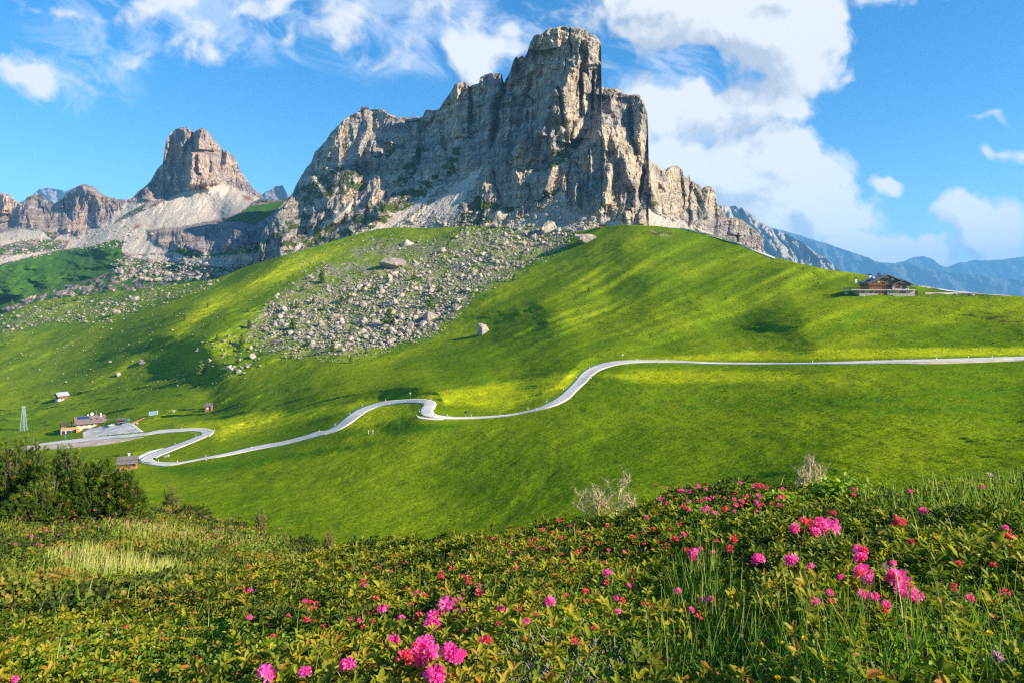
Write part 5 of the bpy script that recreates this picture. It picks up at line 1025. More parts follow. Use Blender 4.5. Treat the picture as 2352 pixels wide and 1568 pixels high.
def near_h(U, V, P):
    X, Y = P[..., 0], P[..., 1]
    return (0.055*fbm(X*1.1, Y*1.1, 3, 101)+0.045*facets(X*1.5, Y*1.5, 9, .3, .6)+0.02*fbm(X*6, Y*6, 2, 103))*np.clip(Y/3, .6, 1.3)
def knoll_h(U, V, P):
    X, Y = P[..., 0], P[..., 1]; return 0.28*fbm(X*.35, Y*.35, 3, 111)+0.12*facets(X*.7, Y*.7, 19, .3, .7)
NEAR = Sheet("ground", -900, 3300, 6, TOP_NEAR, [(-900,1960),(3300,1960)], 260, D_NEAR, height=near_h)
KNOLL = Sheet("ground", -500, 900, 5, TOP_KNOLL, [(-500,1400),(900,1400)], 90, D_KNOLL, height=knoll_h)
def soil(sh, depth, kz):
    P = sh.P.copy(); P[..., 2] -= depth; rows = []
    for ky, dz in ((1.5, kz*2.2), (1.15, kz), (1.04, kz*.25)): r_ = P[0].copy(); r_[:, :2] *= ky; r_[:, 2] += dz*P[0][:, 1]; rows.append(r_)
    full = np.concatenate([np.stack(rows), P], 0); m, t, b = material("mossy_soil", 1.0, 0.05); pos = t.node('ShaderNodeNewGeometry').outputs['Position']
    n = t.noise(pos, 3.0, 6, .65); t.l.new(t.mix(t.rng(n, .4, .6), (.022,.020,.010), (.035,.045,.010)), b.inputs['Base Color']); bump(t, b, n, .05)
    o = mesh_obj("ground", full.reshape(-1, 3), grid_faces(full.shape[0], sh.nc), m, smooth=True); tag(o, None, None, None, 'structure')
soil(NEAR, 0.20, -0.25); soil(KNOLL, 0.22, -0.2)

rn = np.random.RandomState(99)
def zone(polys, u, v, w=14): 
    r = np.zeros(np.shape(u))
    for p in polys: r = np.maximum(r, softpoly(u, v, p, w))
    return r
Z_GRASS = [[(1650,1440),(1900,1410),(2352,1400),(2352,1568),(1500,1568),(1480,1500)],[(1540,1300),(1620,1250),(1680,1330),(1640,1450),(1560,1420)],[(1960,1140),(2100,1125),(2200,1110),(2352,1100),(2352,1200),(2150,1180),(2000,1175)]]
Z_BROWN = [[(0,1345),(400,1340),(640,1320),(560,1420),(300,1430),(0,1440)],[(620,1300),(1000,1260),(1500,1240),(1480,1290),(1000,1330),(640,1360)]]
Z_VACC = [[(1150,1420),(1500,1330),(1700,1440),(2352,1430),(2352,1568),(1150,1568)],[(0,1430),(450,1400),(760,1450),(600,1568),(0,1568)],[(1590,1150),(1700,1150),(1760,1180),(1640,1250),(1560,1230)],[(2050,1370),(2200,1330),(2352,1340),(2352,1450),(2050,1440)]]
Z_DRY = [[(95,1290),(180,1262),(330,1285),(410,1300),(405,1335),(250,1335),(130,1325)]]
Z_PALE = [[(210,1200),(300,1190),(500,1225),(640,1250),(600,1270),(420,1250),(250,1230)],[(0,1180),(80,1160),(120,1200),(0,1220)]]
def scatter(sh, dens, ymax=None, v1=1900):
    """area-uniform points on a canopy sheet; dens(Y,u,v) per square metre"""
    P = sh.P; a = P[:-1, 1:]-P[:-1, :-1]; b = P[1:, :-1]-P[:-1, :-1]; A = np.linalg.norm(np.cross(a, b), axis=-1)
    u = sh.U[:-1, :-1]+sh.u[1]/2-sh.u[0]/2; v = (sh.V[:-1, :-1]+sh.V[1:, 1:])/2; Y = P[:-1, :-1, 1]
    w = A*dens(Y, u, v)*(v < v1)*np.where((u < -120) | (u > 2480) | (v > 1620), .45, 1.0); n = int(w.sum()); w = w.ravel(); k = rn.choice(len(w), n, p=w/w.sum()); i, j = np.unravel_index(k, A.shape)
    fu = rn.uniform(0, 1, n); fv = rn.uniform(0, 1, n)
    p = (P[i, j]*(1-fu)[:, None]+P[i, j+1]*fu[:, None])*(1-fv)[:, None]+(P[i+1, j]*(1-fu)[:, None]+P[i+1, j+1]*fu[:, None])*fv[:, None]
    uu = sh.U[i, j]*(1-fu)+sh.U[i, j+1]*fu; vv = sh.V[i, j]*(1-fv)+sh.V[i+1, j]*fv
    return p, uu, vv
def unit(a): return a/(np.linalg.norm(a, axis=-1, keepdims=True)+1e-9)
def leaves(B_, D, N, L, W, cup=.25, droop=.15):
    """six-point leaves folded along the midrib: base B_, direction D, upper side N"""
    D = unit(D); S = unit(np.cross(D, N)); N = np.cross(S, D); L = L[:, None]; W = W[:, None]
    m1 = B_+D*L*.35-N*L*.0; m2 = B_+D*L*.72-N*L*droop*.3; tip = B_+D*L-N*L*droop
    return np.stack([B_, m1+S*W+N*W*cup, m2+S*W*.85+N*W*cup, tip, m2-S*W*.85+N*W*cup, m1-S*W+N*W*cup], 1)
LF = np.array([[0,1,2,3],[0,3,4,5]])
def leaf_mesh(name, V_, T_, mat, parent=None, loc=None):
    n = len(V_); f = (np.arange(n)[:, None, None]*6+LF[None]).reshape(-1, 4); V_ = V_.reshape(-1, 3)
    if loc is not None: V_ = V_-np.array(loc)
    return mesh_obj(name, V_, f, mat, parent, attrs=dict(t=np.repeat(T_, 6)))
M_RHODO = leafmat("alpenrose_leaves", [(0,(.035,.055,.008)),(.35,(.10,.145,.010)),(.7,(.26,.28,.014)),(.9,(.42,.38,.03)),(1,(.42,.17,.03))], .5, .42, .18)
M_VACC = leafmat("bilberry_leaves", [(0,(.06,.14,.008)),(.5,(.16,.29,.012)),(.85,(.32,.40,.02)),(1,(.45,.18,.06))], .5, .42, .3)
M_BLADE = leafmat("grass_blades", [(0,(.09,.19,.01)),(.5,(.22,.36,.02)),(.8,(.42,.45,.08)),(1,(.66,.54,.26))], .5, .35, .3)
M_TWIG = flat("grey_twigs", (.34,.28,.23), .9, .15, .3, 20)

def rosettes(p, scale, nl=9):
    """whorls of alpenrose leaves standing at the points p"""
    n = len(p); up = unit(np.array([0.05,-.10,1.0])+rn.normal(size=(n, 3))*.28); a0 = rn.uniform(0, 6.28, n)
    e1 = unit(np.cross(up, rn.normal(size=(n, 3)))); e2 = np.cross(up, e1); Vs, Ts, own = [], [], []; tone = np.clip(rn.beta(2, 2.4, n)*.75+.10+.38*fbm(p[:, 0]*.9, p[:, 1]*.9, 3, 88), 0, .88)
    for k in range(nl):
        a = a0+k*2.399; lift = np.clip(1.15-k*.13, -.15, 1.2)+rn.normal(size=n)*.16
        rad = e1*np.cos(a)[:, None]+e2*np.sin(a)[:, None]; D = unit(rad+up*lift[:, None]); L = scale*(.026+.017*rn.uniform(0, 1, n))*(1 if k > 1 else .75)
        N = unit(up-rad*.6*lift[:, None]); Bp = p+rad*.002-up*(k*.0022)
        Vs.append(leaves(Bp, D, N, L, L*.19+.0006, .3, .18)); t = np.clip(tone+rn.normal(size=n)*.13+(.22 if k < 3 else 0), 0, .93)
        Ts.append(np.where(rn.uniform(0, 1, n) < .045, 1.0, t)); own.append(np.arange(n))
    return np.concatenate(Vs), np.concatenate(Ts), np.concatenate(own)
def blades(p, H, W, lean, tlo, thi, seg=3):
    n = len(p); a = rn.uniform(0, 6.28, n); d = np.stack([np.cos(a), np.sin(a), 0*a], -1); s = np.stack([-np.sin(a+.6), np.cos(a+.6), 0*a], -1); l = lean*rn.uniform(.2, 1.2, n); R = []
    for k in range(seg+1):
        q = k/seg; c = p+np.array([0,0,1])*(H*q*(1-.18*l*q))[:, None]+d*(H*l*q*q*.75)[:, None]; w = (W*(1-q)**.7)[:, None]*.5+.0001
        R += [c-s*w, c+s*w]
    V_ = np.stack(R, 1); m = 2*(seg+1); f = np.array([[2*k, 2*k+1, 2*k+3, 2*k+2] for k in range(seg)]); F_ = (np.arange(n)[:, None, None]*m+f[None]).reshape(-1, 4)
    return V_.reshape(-1, 3), F_, np.repeat(rn.uniform(tlo, thi, n), m)
def twigs(p, H, r0, spread=.5, n4=3):
    """crooked stems rising to the points p"""
    n = len(p); a = rn.uniform(0, 6.28, n); o = np.stack([np.cos(a), np.sin(a)*.5, 0*a], -1)*(H*spread*rn.uniform(.2, 1, n))[:, None]
    k0 = p-np.array([0,0,1])*H[:, None]+o; k1 = k0*.6+p*.4+rn.normal(size=(n, 3))*(H*.10)[:, None]; k2 = k0*.25+p*.75+rn.normal(size=(n, 3))*(H*.08)[:, None]; pts = np.stack([k0, k1, k2, p], 1)
    ring = []
    for j in range(4):
        d = unit(pts[:, min(j+1, 3)]-pts[:, max(j-1, 0)]); e = unit(np.cross(d, np.array([.3,.9,.1]))); g = np.cross(d, e); rr = (r0*(1-.22*j))[:, None]
        for k in range(n4): th = 2*np.pi*k/n4; ring.append(pts[:, j]+(e*math.cos(th)+g*math.sin(th))*rr)
    V_ = np.stack(ring, 1); f = np.array([[j*n4+k, j*n4+(k+1) % n4, (j+1)*n4+(k+1) % n4, (j+1)*n4+k] for j in range(3) for k in range(n4)])
    return V_.reshape(-1, 3), (np.arange(n)[:, None, None]*(4*n4)+f[None]).reshape(-1, 4)

# flower heads, read off the photograph: (u, v, width in px, kind 0 open / 1 half open / 2 bud)
FL = [(1030,1400,45,0),(992,1443,34,0),(975,1500,50,0),(1030,1500,38,0),(1000,1553,40,0),(928,1512,26,1),(905,1475,26,0),(965,1420,18,1),(1115,1475,20,1),(800,1530,30,0),(700,1546,26,0),(610,1548,34,0),(877,1400,20,0),(1262,1384,22,0),(1075,1331,13,1),(1100,1347,12,0),(1102,1362,14,1),(1210,1427,14,0),(1321,1476,20,2),(1190,1402,13,2),(741,1463,13,2),(626,1463,13,2),(921,1424,18,0),(995,1418,30,0),(985,1474,24,0),(1290,1292,12,2),(1313,1308,10,2),(1036,1307,12,2),(805,1422,11,2),(835,1440,11,2),(862,1375,10,1),(663,1415,9,2),(288,1443,12,2),(377,1468,8,2),(35,1560,14,0),(1062,1500,16,0),(1000,1408,14,0),(560,1360,9,2),(568,1383,9,2),(548,1375,8,2),(712,1385,10,1),(700,1380,9,0),(630,1336,7,2),(917,1333,8,2),
 (1905,1216,38,0),(1885,1205,28,0),(1850,1208,26,1),(1825,1214,20,0),(2064,1200,22,1),(1740,1288,26,0),(1820,1288,28,0),(1975,1268,26,0),(1978,1285,24,0),(1983,1318,36,0),(2070,1334,40,0),(2045,1328,20,0),(2106,1370,26,0),(2098,1380,18,0),(1983,1367,22,0),(2010,1372,18,0),(1596,1275,24,0),(1550,1241,14,1),(1396,1318,18,0),(2320,1232,20,1),(2310,1212,12,0),(2122,1174,16,0),(1485,1190,10,0),(1640,1180,11,0),(1623,1168,11,0),(1662,1172,9,1),(1617,1175,10,0),(1905,1177,10,1),(1915,1182,12,1),
 (1220,1253,9,1),(1230,1240,8,1),(1245,1218,9,1),(1285,1195,8,1),(1258,1265,10,1),(1250,1216,7,2),(1325,1270,11,1),(1335,1290,9,2),(1480,1250,9,2),(1500,1215,8,1),(1380,1218,8,2),(1395,1208,8,1),(1350,1240,8,2),(1240,1260,9,0),(1266,1256,9,1),(1155,1250,7,2),(1575,1230,9,2),(1530,1250,8,2),(1510,1245,8,2),(1480,1225,8,2),(1330,1225,7,2),(1560,1205,7,1)]
CRN = np.random.RandomState(3)
for (a_, b_, w_, n_) in ((1030,1405,34,3),(992,1445,26,2),(975,1502,38,4),(1032,1500,30,2),(1000,1552,30,2),(930,1508,22,2),(1900,1215,30,2),(1980,1318,28,2),(2070,1334,32,3),(1977,1280,22,2),(1820,1290,20,1),(1740,1288,20,1),(2104,1372,20,1)):
    for k in range(n_): FL.append((a_+CRN.normal()*w_*.5, min(b_+CRN.normal()*w_*.35, 1560), w_*CRN.uniform(.5,.8), int(CRN.choice([0,0,1]))))
for k in range(60): FL.append((CRN.uniform(1500, 1800), CRN.uniform(1113, 1175), CRN.uniform(6, 10), int(CRN.choice([0,0,1,2]))))
for k in range(55): FL.append((CRN.uniform(560, 1500), CRN.uniform(1290, 1450), CRN.uniform(7, 12), int(CRN.choice([0,1,2,2]))))
for k in range(30): FL.append((CRN.uniform(1500, 2330), CRN.uniform(1185, 1420), CRN.uniform(8, 15), int(CRN.choice([0,0,1]))))
for k in range(34): FL.append((CRN.uniform(1130, 1560), CRN.uniform(1205, 1300), CRN.uniform(5, 8), int(CRN.choice([1,2,2,0]))))
FL += [(2090,1128,9,0),(1960,1125,9,0),(2255,1118,10,0),(1700,1110,8,0),(1960,1137,8,1)]
FLa = np.array([(f[0], f[1]) for f in FL], float)
# shrubs: greedy clusters of flower heads
cent = []; mem = []
FP = NEAR.at(FLa[:, 0], np.maximum(FLa[:, 1], interp(TOP_NEAR, FLa[:, 0])+3)); vis = FP[:, 1]
for i in np.argsort(-np.array([f[2] for f in FL])):
    for c, m_ in zip(cent, mem):
        if np.linalg.norm(FP[i][:2]-FP[c][:2]) < .26+.05*FP[c][1]: m_.append(i); break
    else: cent.append(i); mem.append([i])
CP = FP[cent]

# flower head shapes
M_PINK = leafmat("pink_petals", [(0,(.80,.02,.34)),(.5,(.93,.05,.50)),(1,(1,.22,.66))], .5, .45, .3); M_RED = leafmat("red_petals", [(0,(.70,.03,.07)),(1,(.92,.12,.20))], .5, .3, .3)
def truss(seed, kind):
    r_ = np.random.RandomState(seed); V_, F_, T_ = [], [], []; n = {0: 10, 1: 9, 2: 9}[kind]
    for i in range(n):
        z = r_.uniform(-.25, 1); a = i*2.4; d = np.array([math.cos(a)*math.sqrt(1-z*z), math.sin(a)*math.sqrt(1-z*z), z]); d /= np.linalg.norm(d); e = np.cross(d, r_.normal(size=3)); e /= np.linalg.norm(e); g = np.cross(d, e)
        L = r_.uniform(.013,.021) if kind == 0 else (.017 if kind == 1 else .013); r1 = .0038 if kind < 2 else .003; c0 = d*.004; c1 = d*L; t0 = r_.uniform(.1, .9); o = len(V_); m = 5
        for k in range(m): th = 6.283*k/m; q = e*math.cos(th)+g*math.sin(th); V_ += [c0+q*.0016, c1+q*r1]; T_ += [t0*.6, t0]
        for k in range(m): j = (k+1) % m; F_.append((o+2*k, o+2*j, o+2*j+1, o+2*k+1))
        op = {0: 1.25, 1: .35, 2: -.25}[kind]*r_.uniform(.7, 1.15)
        for k in range(m):
            th = 6.283*(k+.5)/m; q = e*math.cos(th)+g*math.sin(th); s = -e*math.sin(th)+g*math.cos(th); tip = c1+d*(.006 if op < .5 else .0035)+q*(r1+.0085*op); b0 = o+2*k+1; b1 = o+2*((k+1) % m)+1; w = .0036 if op > 0 else .001; o2 = len(V_)
            V_ += [tip+s*w, tip-s*w]; T_ += [min(1, t0+.3)]*2; F_.append((b0, b1, o2, o2+1))
    return np.array(V_)+np.array([0,0,.004]), F_, np.array(T_)
TR = {k: [truss(10*k+i, k) for i in range(3)] for k in (0, 1, 2)}; tr_me = {}
def flower(parent, loc, s, kind, name="flower_head"):
    key = (kind, random.randrange(3))
    if key not in tr_me:
        V_, F_, T_ = TR[kind][key[1]]; o = mesh_obj(name, V_, F_, M_PINK if kind == 0 else M_RED, parent, attrs=dict(t=T_)); tr_me[key] = o.data; o.data.name = "flower_head"
    else: o = bpy.data.objects.new(name, tr_me[key]); C.objects.link(o); o.parent = parent
    o.location = loc; o.scale = (s, s, s); o.rotation_euler = (random.uniform(-.5,.5), random.uniform(-.5,.5), random.uniform(0, 6.28)); return o

# leaf carpets
def dens_r(Y, u, v):
    d = np.where(Y < 3.2, 850, np.where(Y < 5, 680, 520)); z_ = np.maximum(zone(Z_VACC, u, v, 30)*.72, zone(Z_GRASS, u, v, 25)*.80); return d*(1-z_)
pr, ur, vr = scatter(NEAR, dens_r); Yr = pr[:, 1]
dep = rn.exponential(.030, len(pr))*np.clip(Yr/4, .7, 1.5); dep = np.minimum(dep, .15)-.012; pr[:, 2] -= dep
hb = (rn.uniform(0, 1, len(pr)) < .22); pr[hb, 2] += rn.uniform(.01, .045, hb.sum())*np.clip(Yr[hb]/3, 1, 2)
sc = np.clip(.80+.10*Yr, .9, 1.5)*rn.uniform(.8, 1.2, len(pr)); V_, T_, own = rosettes(pr, sc, 9); brown = zone(Z_BROWN, ur, vr, 40)[own]; T_ = np.where((brown > .5) & (rn.uniform(0, 1, len(T_)) < .07), 1.0, np.clip(T_-.16*brown-.10*np.clip((vr[own]-1300)/-80, 0, 1), 0, 1))
d2 = ((pr[:, None, :2]-CP[None, :, :2])**2).sum(-1); near_c = d2.argmin(1); rad = .30+.045*CP[near_c][:, 1]; isb = d2.min(1) < rad**2
tw_n = rn.choice(len(pr), min(9000, len(pr)), replace=False)
cnum = {}
def place_words(u, v):
    if v > 1440: a = "bottom edge"
    elif v > 1330: a = "lower foreground"
    elif v > 1215: a = "middle foreground"
    else: a = "slope top"
    b = ["far left", "left", "centre left", "centre right", "right", "far right"][int(np.clip((u-1)/392, 0, 5))]
    return a, b
order_c = sorted(range(len(cent)), key=lambda i: FLa[cent[i]][0]); seen_lab = {}
for ci in order_c:
    m_ = mem[ci]; u, v = FLa[cent[ci]]; c = FP[cent[ci]]; base = (float(c[0]), float(c[1]), float(c[2]-.20)); n0 = sum(FL[i][3] == 0 for i in m_); nn_ = len(m_)
    a, b = place_words(u, v); kind = "bright pink open" if n0 > nn_/2 else ("red budding" if sum(FL[i][3] == 2 for i in m_) > nn_/2 else "red half open")
    lab = "alpenrose bush, %s %s flower head%s, %s, %s" % ({1: "one", 2: "two", 3: "three", 4: "four"}.get(nn_, "many"), kind, "" if nn_ == 1 else "s", a, b); seen_lab.setdefault(lab, []).append(ci)
    r = empty("alpenrose_bush", base, lab, "flowering shrub"); r['_k'] = lab
    sel = isb & (near_c == ci)
    if sel.sum() > 0: q = sel[own]; leaf_mesh("foliage", V_[q], T_[q], M_RHODO, r, base)
    ids = np.where(sel)[0]
    if len(ids): ids = ids[:160]; tv, tf = twigs(pr[ids], np.full(len(ids), .17), .0022*np.clip(pr[ids][:, 1]/2.5, .8, 2)); mesh_obj("stems", tv-np.array(base), tf, M_TWIG, r)
    for i in m_[:90]:
        uu, vv, px, kd = FL[i]; Y = FP[i][1]*.90-.03; q = ray(uu, vv, Y); s = 1.18*px*Y/F/.046*(1.0 if kd == 0 else 1.25); flower(r, Vector([float(x) for x in q])-Vector(base), max(.45, float(s)), kd)
multi = [k for k, l in seen_lab.items() if len(l) > 1]
cnt = {}
for o in list(C.objects):
    if '_k' in o:
        if o['_k'] in multi: i = cnt.get(o['_k'], 0); cnt[o['_k']] = i+1; o['label'] = o['_k']+(", first from left", ", second from left", ", third from left", ", fourth from left", ", fifth from left", ", sixth from left", ", seventh from left", ", eighth from left")[min(i, 7)]
        o['group'] = "alpenrose bushes on the near slope"; del o['_k']
rem = ~isb; q = rem[own]; tag(leaf_mesh("alpenrose_carpet", V_[q], T_[q], M_RHODO), None, None, None, 'stuff')
ids = np.where(rem)[0]; ids = rn.choice(ids, min(len(ids), 7000), replace=False); tv, tf = twigs(pr[ids], rn.uniform(.12, .24, len(ids)), .0021*np.clip(pr[ids][:, 1]/2.5, .8, 2.2)); tag(mesh_obj("twigs", tv, tf, M_TWIG), None, None, None, 'stuff')
# bare grey stems standing clear of the leaves in patches
TWP = [(1480,1225,160,40),(760,1395,200,60),(560,1310,60,30),(1250,1500,250,50),(1900,1265,260,60),(980,1310,120,40),(200,1450,200,60),(1330,1270,160,40),(1190,1560,240,30),(1000,1530,200,40),(1120,1430,160,50),(420,1390,260,40),(2050,1240,200,40),(820,1290,260,24),(130,1400,160,30)]
q = np.concatenate([np.stack([rn.normal(a, c*.5, 150), rn.normal(b, d*.5, 150)], 1) for a, b, c, d in TWP]); q[:, 1] = np.clip(q[:, 1], interp(TOP_NEAR, q[:, 0])+12, 1566); ptw = NEAR.at(q[:, 0], q[:, 1]); ptw[:, 2] += .012
tv, tf = twigs(ptw, rn.uniform(.10, .22, len(ptw)), .0026*np.clip(ptw[:, 1]/2.2, .8, 2.6), .7, 4); tag(mesh_obj("twigs", tv, tf, flat("pale_dead_twigs", (.36,.32,.29), .85, .2, .25, 20)), None, None, None, 'stuff')

# bilberry leaves filling the gaps
def dens_v(Y, u, v): return (np.where(Y < 3.2, 9000, np.where(Y < 5, 4200, 1500)))*(.07+.93*zone(Z_VACC, u, v, 30))
pv, uv_, vv_ = scatter(NEAR, dens_v); n = len(pv); dv = rn.exponential(.035, n); pv[:, 2] -= np.minimum(dv, .14)-.004
D = unit(rn.normal(size=(n, 3))+np.array([0,0,.25])); N = unit(rn.normal(size=(n, 3))*.6+np.array([.1,-.25,1.0])); L = rn.uniform(.012, .019, n)*np.clip(pv[:, 1]/2.4, .9, 2.2)
Vv = leaves(pv, D, N, L, L*.30, .2, .1); Tv = np.clip(rn.beta(2, 2.2, n)+.05*fbm(pv[:, 0]*3, pv[:, 1]*3, 2, 5), 0, .93); Tv[rn.uniform(0, 1, n) < .045] = 1.0
tag(leaf_mesh("bilberry_carpet", Vv, Tv, M_VACC), None, None, None, 'stuff')
# grass
def dens_g(Y, u, v): return np.where(Y < 3.2, 1300, np.where(Y < 5, 600, 700))*(.035+.93*zone(Z_GRASS, u, v, 25))
pg_, ug, vg = scatter(NEAR, dens_g); n = len(pg_); pg_[:, 2] -= .10
bv_, bf_, bt_ = blades(pg_, rn.uniform(.13, .27, n), rn.uniform(.0022, .0050, n)*np.clip(pg_[:, 1]/2.2, .8, 3), rn.uniform(.2, .9, n), 0, .93, 4)
tag(mesh_obj("grass", bv_, bf_, M_BLADE, attrs=dict(t=bt_)), None, None, None, 'stuff')

# ---- the knoll on the left
M_KN = leafmat("knoll_leaves", [(0,(.045,.06,.008)),(.35,(.085,.12,.010)),(.65,(.16,.19,.014)),(.9,(.27,.24,.03)),(1,(.34,.14,.03))], .6, .3, .3)
def dens_k(Y, u, v): return np.clip(9000/Y**1.25, 130, 900)*(1-.85*zone(Z_DRY, u, v, 8))*(1-.55*zone(Z_PALE, u, v, 12))
pk, uk, vk = scatter(KNOLL, dens_k, v1=1390); n = len(pk); tone = .46+1.2*fbm(pk[:, 0]*.55, pk[:, 1]*.55, 3, 77); bump_k = .10*np.clip(fbm(pk[:, 0]*1.2, pk[:, 1]*1.2, 2, 78), -.5, 1); pk[:, 2] += bump_k-rn.exponential(.04, n); Vs, Ts = [], []
for k in range(5):
    D = unit(rn.normal(size=(n, 3))+np.array([0,0,.35])); N = unit(rn.normal(size=(n, 3))*.5+np.array([.1,-.3,1])); L = rn.uniform(.05, .085, n)*np.clip(pk[:, 1]/14, .7, 1.5); Vs.append(leaves(pk+rn.normal(size=(n, 3))*.035, D, N, L, L*.3, .2, .1)); Ts.append(np.clip(tone+rn.normal(size=n)*.2, 0, .95))
tag(leaf_mesh("heath_carpet", np.concatenate(Vs), np.concatenate(Ts), M_KN), None, None, None, 'stuff')
def dens_d(Y, u, v): return 320*zone(Z_DRY, u, v, 6)+150*zone(Z_PALE, u, v, 12)+26
pd_, ud, vd = scatter(KNOLL, dens_d, v1=1390); n = len(pd_); pd_[:, 2] -= .05; dz_ = zone(Z_DRY+Z_PALE, ud, vd, 10)
bv_, bf_, bt_ = blades(pd_, rn.uniform(.16, .34, n), rn.uniform(.008, .014, n), rn.uniform(.5, 1.3, n), 0, 1, 3); bt_ = np.clip(np.repeat(.45+.42*dz_, 8)+bt_*.18-.1, 0, 1)
tag(mesh_obj("dry_grass", bv_, bf_, M_BLADE, attrs=dict(t=bt_)), None, None, None, 'stuff')
# tiny flowers of the knoll, each small bush its own thing
ORD = "leftmost,second,third,fourth,fifth,sixth,seventh,eighth,ninth,tenth,eleventh,twelfth,thirteenth,fourteenth,fifteenth,sixteenth,seventeenth,rightmost".split(',')
KB = [(200,1220,9),(345,1215,8),(60,1285,10),(130,1250,6),(300,1200,6),(470,1238,9),(540,1260,10),(560,1285,9),(430,1250,8),(620,1225,7),(20,1215,6),(110,1220,8),(455,1270,6),(520,1195,8),(575,1208,7),(30,1300,10),(255,1215,6),(400,1205,6)]
for i, (u, v, nf) in enumerate(sorted(KB)):
    v = max(v, float(interp(TOP_KNOLL, u))+8); c = KNOLL.at(u, v); base = Vector([float(x) for x in c]); base.z -= .1
    r = empty("alpenrose_bush", base, "low pink dotted bush on the left knoll, %s" % (ORD[i]+("" if i in (0, 17) else " from left")), "flowering shrub", "dotted alpenrose bushes on the left knoll")
    k = 260; q = rn.normal(size=(k, 3))*np.array([.45,.45,.09])+np.array([0,0,.12]); q[:, 2] = np.abs(q[:, 2]); D = unit(rn.normal(size=(k, 3))+np.array([0,0,.4])); N = unit(rn.normal(size=(k, 3))*.5+np.array([.1,-.3,1])); L = rn.uniform(.05,.08,k)
    leaf_mesh("foliage", leaves(q, D, N, L, L*.25), np.clip(rn.normal(.3, .2, k), 0, .95), M_RHODO, r)
    for j in range(nf): x, y = rn.normal()*.5, rn.normal()*.45; flower(r, (x, y, .24+.05*rn.normal()), rn.uniform(.5, .95), int(rn.choice([0,0,1])))

# ---- dwarf pines, dark bottle-brush shoots turned up at the ends
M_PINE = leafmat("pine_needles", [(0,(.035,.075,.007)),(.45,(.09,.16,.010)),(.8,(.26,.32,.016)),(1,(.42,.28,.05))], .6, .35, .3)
def pine(u, v, wpx, hpx, label, shoots=260, group=None, nlen=.055, tone=0.0, seed=1, sheet=None, name="dwarf_pine", mat=None, dy=0.0):
    sheet = sheet or KNOLL; r_ = np.random.RandomState(seed); c = sheet.at(u, v); base = Vector([float(x) for x in c]); base *= (1+dy); W = wpx*base.y/F/2; H = hpx*base.y/F
    r = empty(name, base, label, "dwarf pine" if name == "dwarf_pine" else "conifer", group); Bv, Vn, Tn = MB(), [], []; d_n = 40
    for i in range(shoots):
        a = r_.uniform(0, 6.28); q = r_.uniform(0, 1)**.55; x, y = math.cos(a)*q*W, math.sin(a)*q*W*.8; top = H*(1-.62*q**2.2)*r_.uniform(.55 if i % 2 else .2, 1.03)*(1.0+.10*math.sin(3*a+seed))
        tip = np.array([x, y, top]); out = np.array([math.cos(a)*.75*q, math.sin(a)*.75*q, 1.0])+r_.normal(size=3)*.34; out /= np.linalg.norm(out); Ls = r_.uniform(.10, .26)*H/1.6; st = tip-out*Ls
        if i % 3 == 0: Bv.tube([(x*.15, y*.15, 0), (x*.75, y*.75, max(.02, top*.35)), tuple(st), tuple(tip-out*.02)], [.022, .016, .009, .004], 4)
        ts = r_.uniform(0, 1, d_n); b = st+out*Ls*ts[:, None]; rd = r_.normal(size=(d_n, 3)); rd -= np.outer(rd@out, out); rd = unit(rd); D = unit(rd+out*(.55+.9*ts)[:, None]); L = nlen*r_.uniform(.7, 1.15, d_n)
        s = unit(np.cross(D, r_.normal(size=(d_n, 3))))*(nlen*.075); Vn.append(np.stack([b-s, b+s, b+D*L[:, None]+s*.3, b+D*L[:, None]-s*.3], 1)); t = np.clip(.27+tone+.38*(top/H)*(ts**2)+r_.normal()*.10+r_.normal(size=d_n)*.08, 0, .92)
        if r_.uniform() < .05: t = t*0+.97
        Tn.append(t)
    Bv.build("branches", M_BARK, r); Vn = np.concatenate(Vn); Tn = np.concatenate(Tn); mesh_obj("needles", Vn.reshape(-1, 3), np.arange(len(Vn)*4).reshape(-1, 4), mat or M_PINE, r, attrs=dict(t=np.repeat(Tn, 4))); return r
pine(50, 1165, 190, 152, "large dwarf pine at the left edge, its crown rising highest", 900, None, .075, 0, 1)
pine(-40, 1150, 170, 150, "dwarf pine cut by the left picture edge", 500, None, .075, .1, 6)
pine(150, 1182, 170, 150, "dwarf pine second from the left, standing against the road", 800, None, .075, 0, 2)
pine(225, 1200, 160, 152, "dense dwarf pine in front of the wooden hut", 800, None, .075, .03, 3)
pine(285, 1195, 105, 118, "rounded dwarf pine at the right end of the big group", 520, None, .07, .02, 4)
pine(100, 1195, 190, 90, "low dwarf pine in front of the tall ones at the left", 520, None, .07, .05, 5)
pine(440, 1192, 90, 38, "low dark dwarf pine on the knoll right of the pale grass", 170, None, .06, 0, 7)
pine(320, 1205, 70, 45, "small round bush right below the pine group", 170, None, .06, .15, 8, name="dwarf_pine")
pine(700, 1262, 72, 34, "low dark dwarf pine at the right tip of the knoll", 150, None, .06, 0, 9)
M_YLARCH = leafmat("young_larch_needles", [(0,(.08,.13,.015)),(.5,(.17,.22,.03)),(1,(.34,.30,.08))], .7, .35)
pine(394, 1192, 46, 88, "pale green feathery young larch behind the knoll", 120, None, .05, .25, 11, name="young_larch", mat=M_YLARCH, dy=.15)
pine(597, 1225, 30, 68, "slim pale young larch standing alone on the edge of the knoll", 90, None, .05, .45, 12, name="young_larch", mat=M_YLARCH, dy=.08)
pine(757, 1272, 34, 62, "ochre young larch beside the dark low pine at the knoll's tip", 90, None, .05, .75, 13, name="young_larch", mat=M_YLARCH)

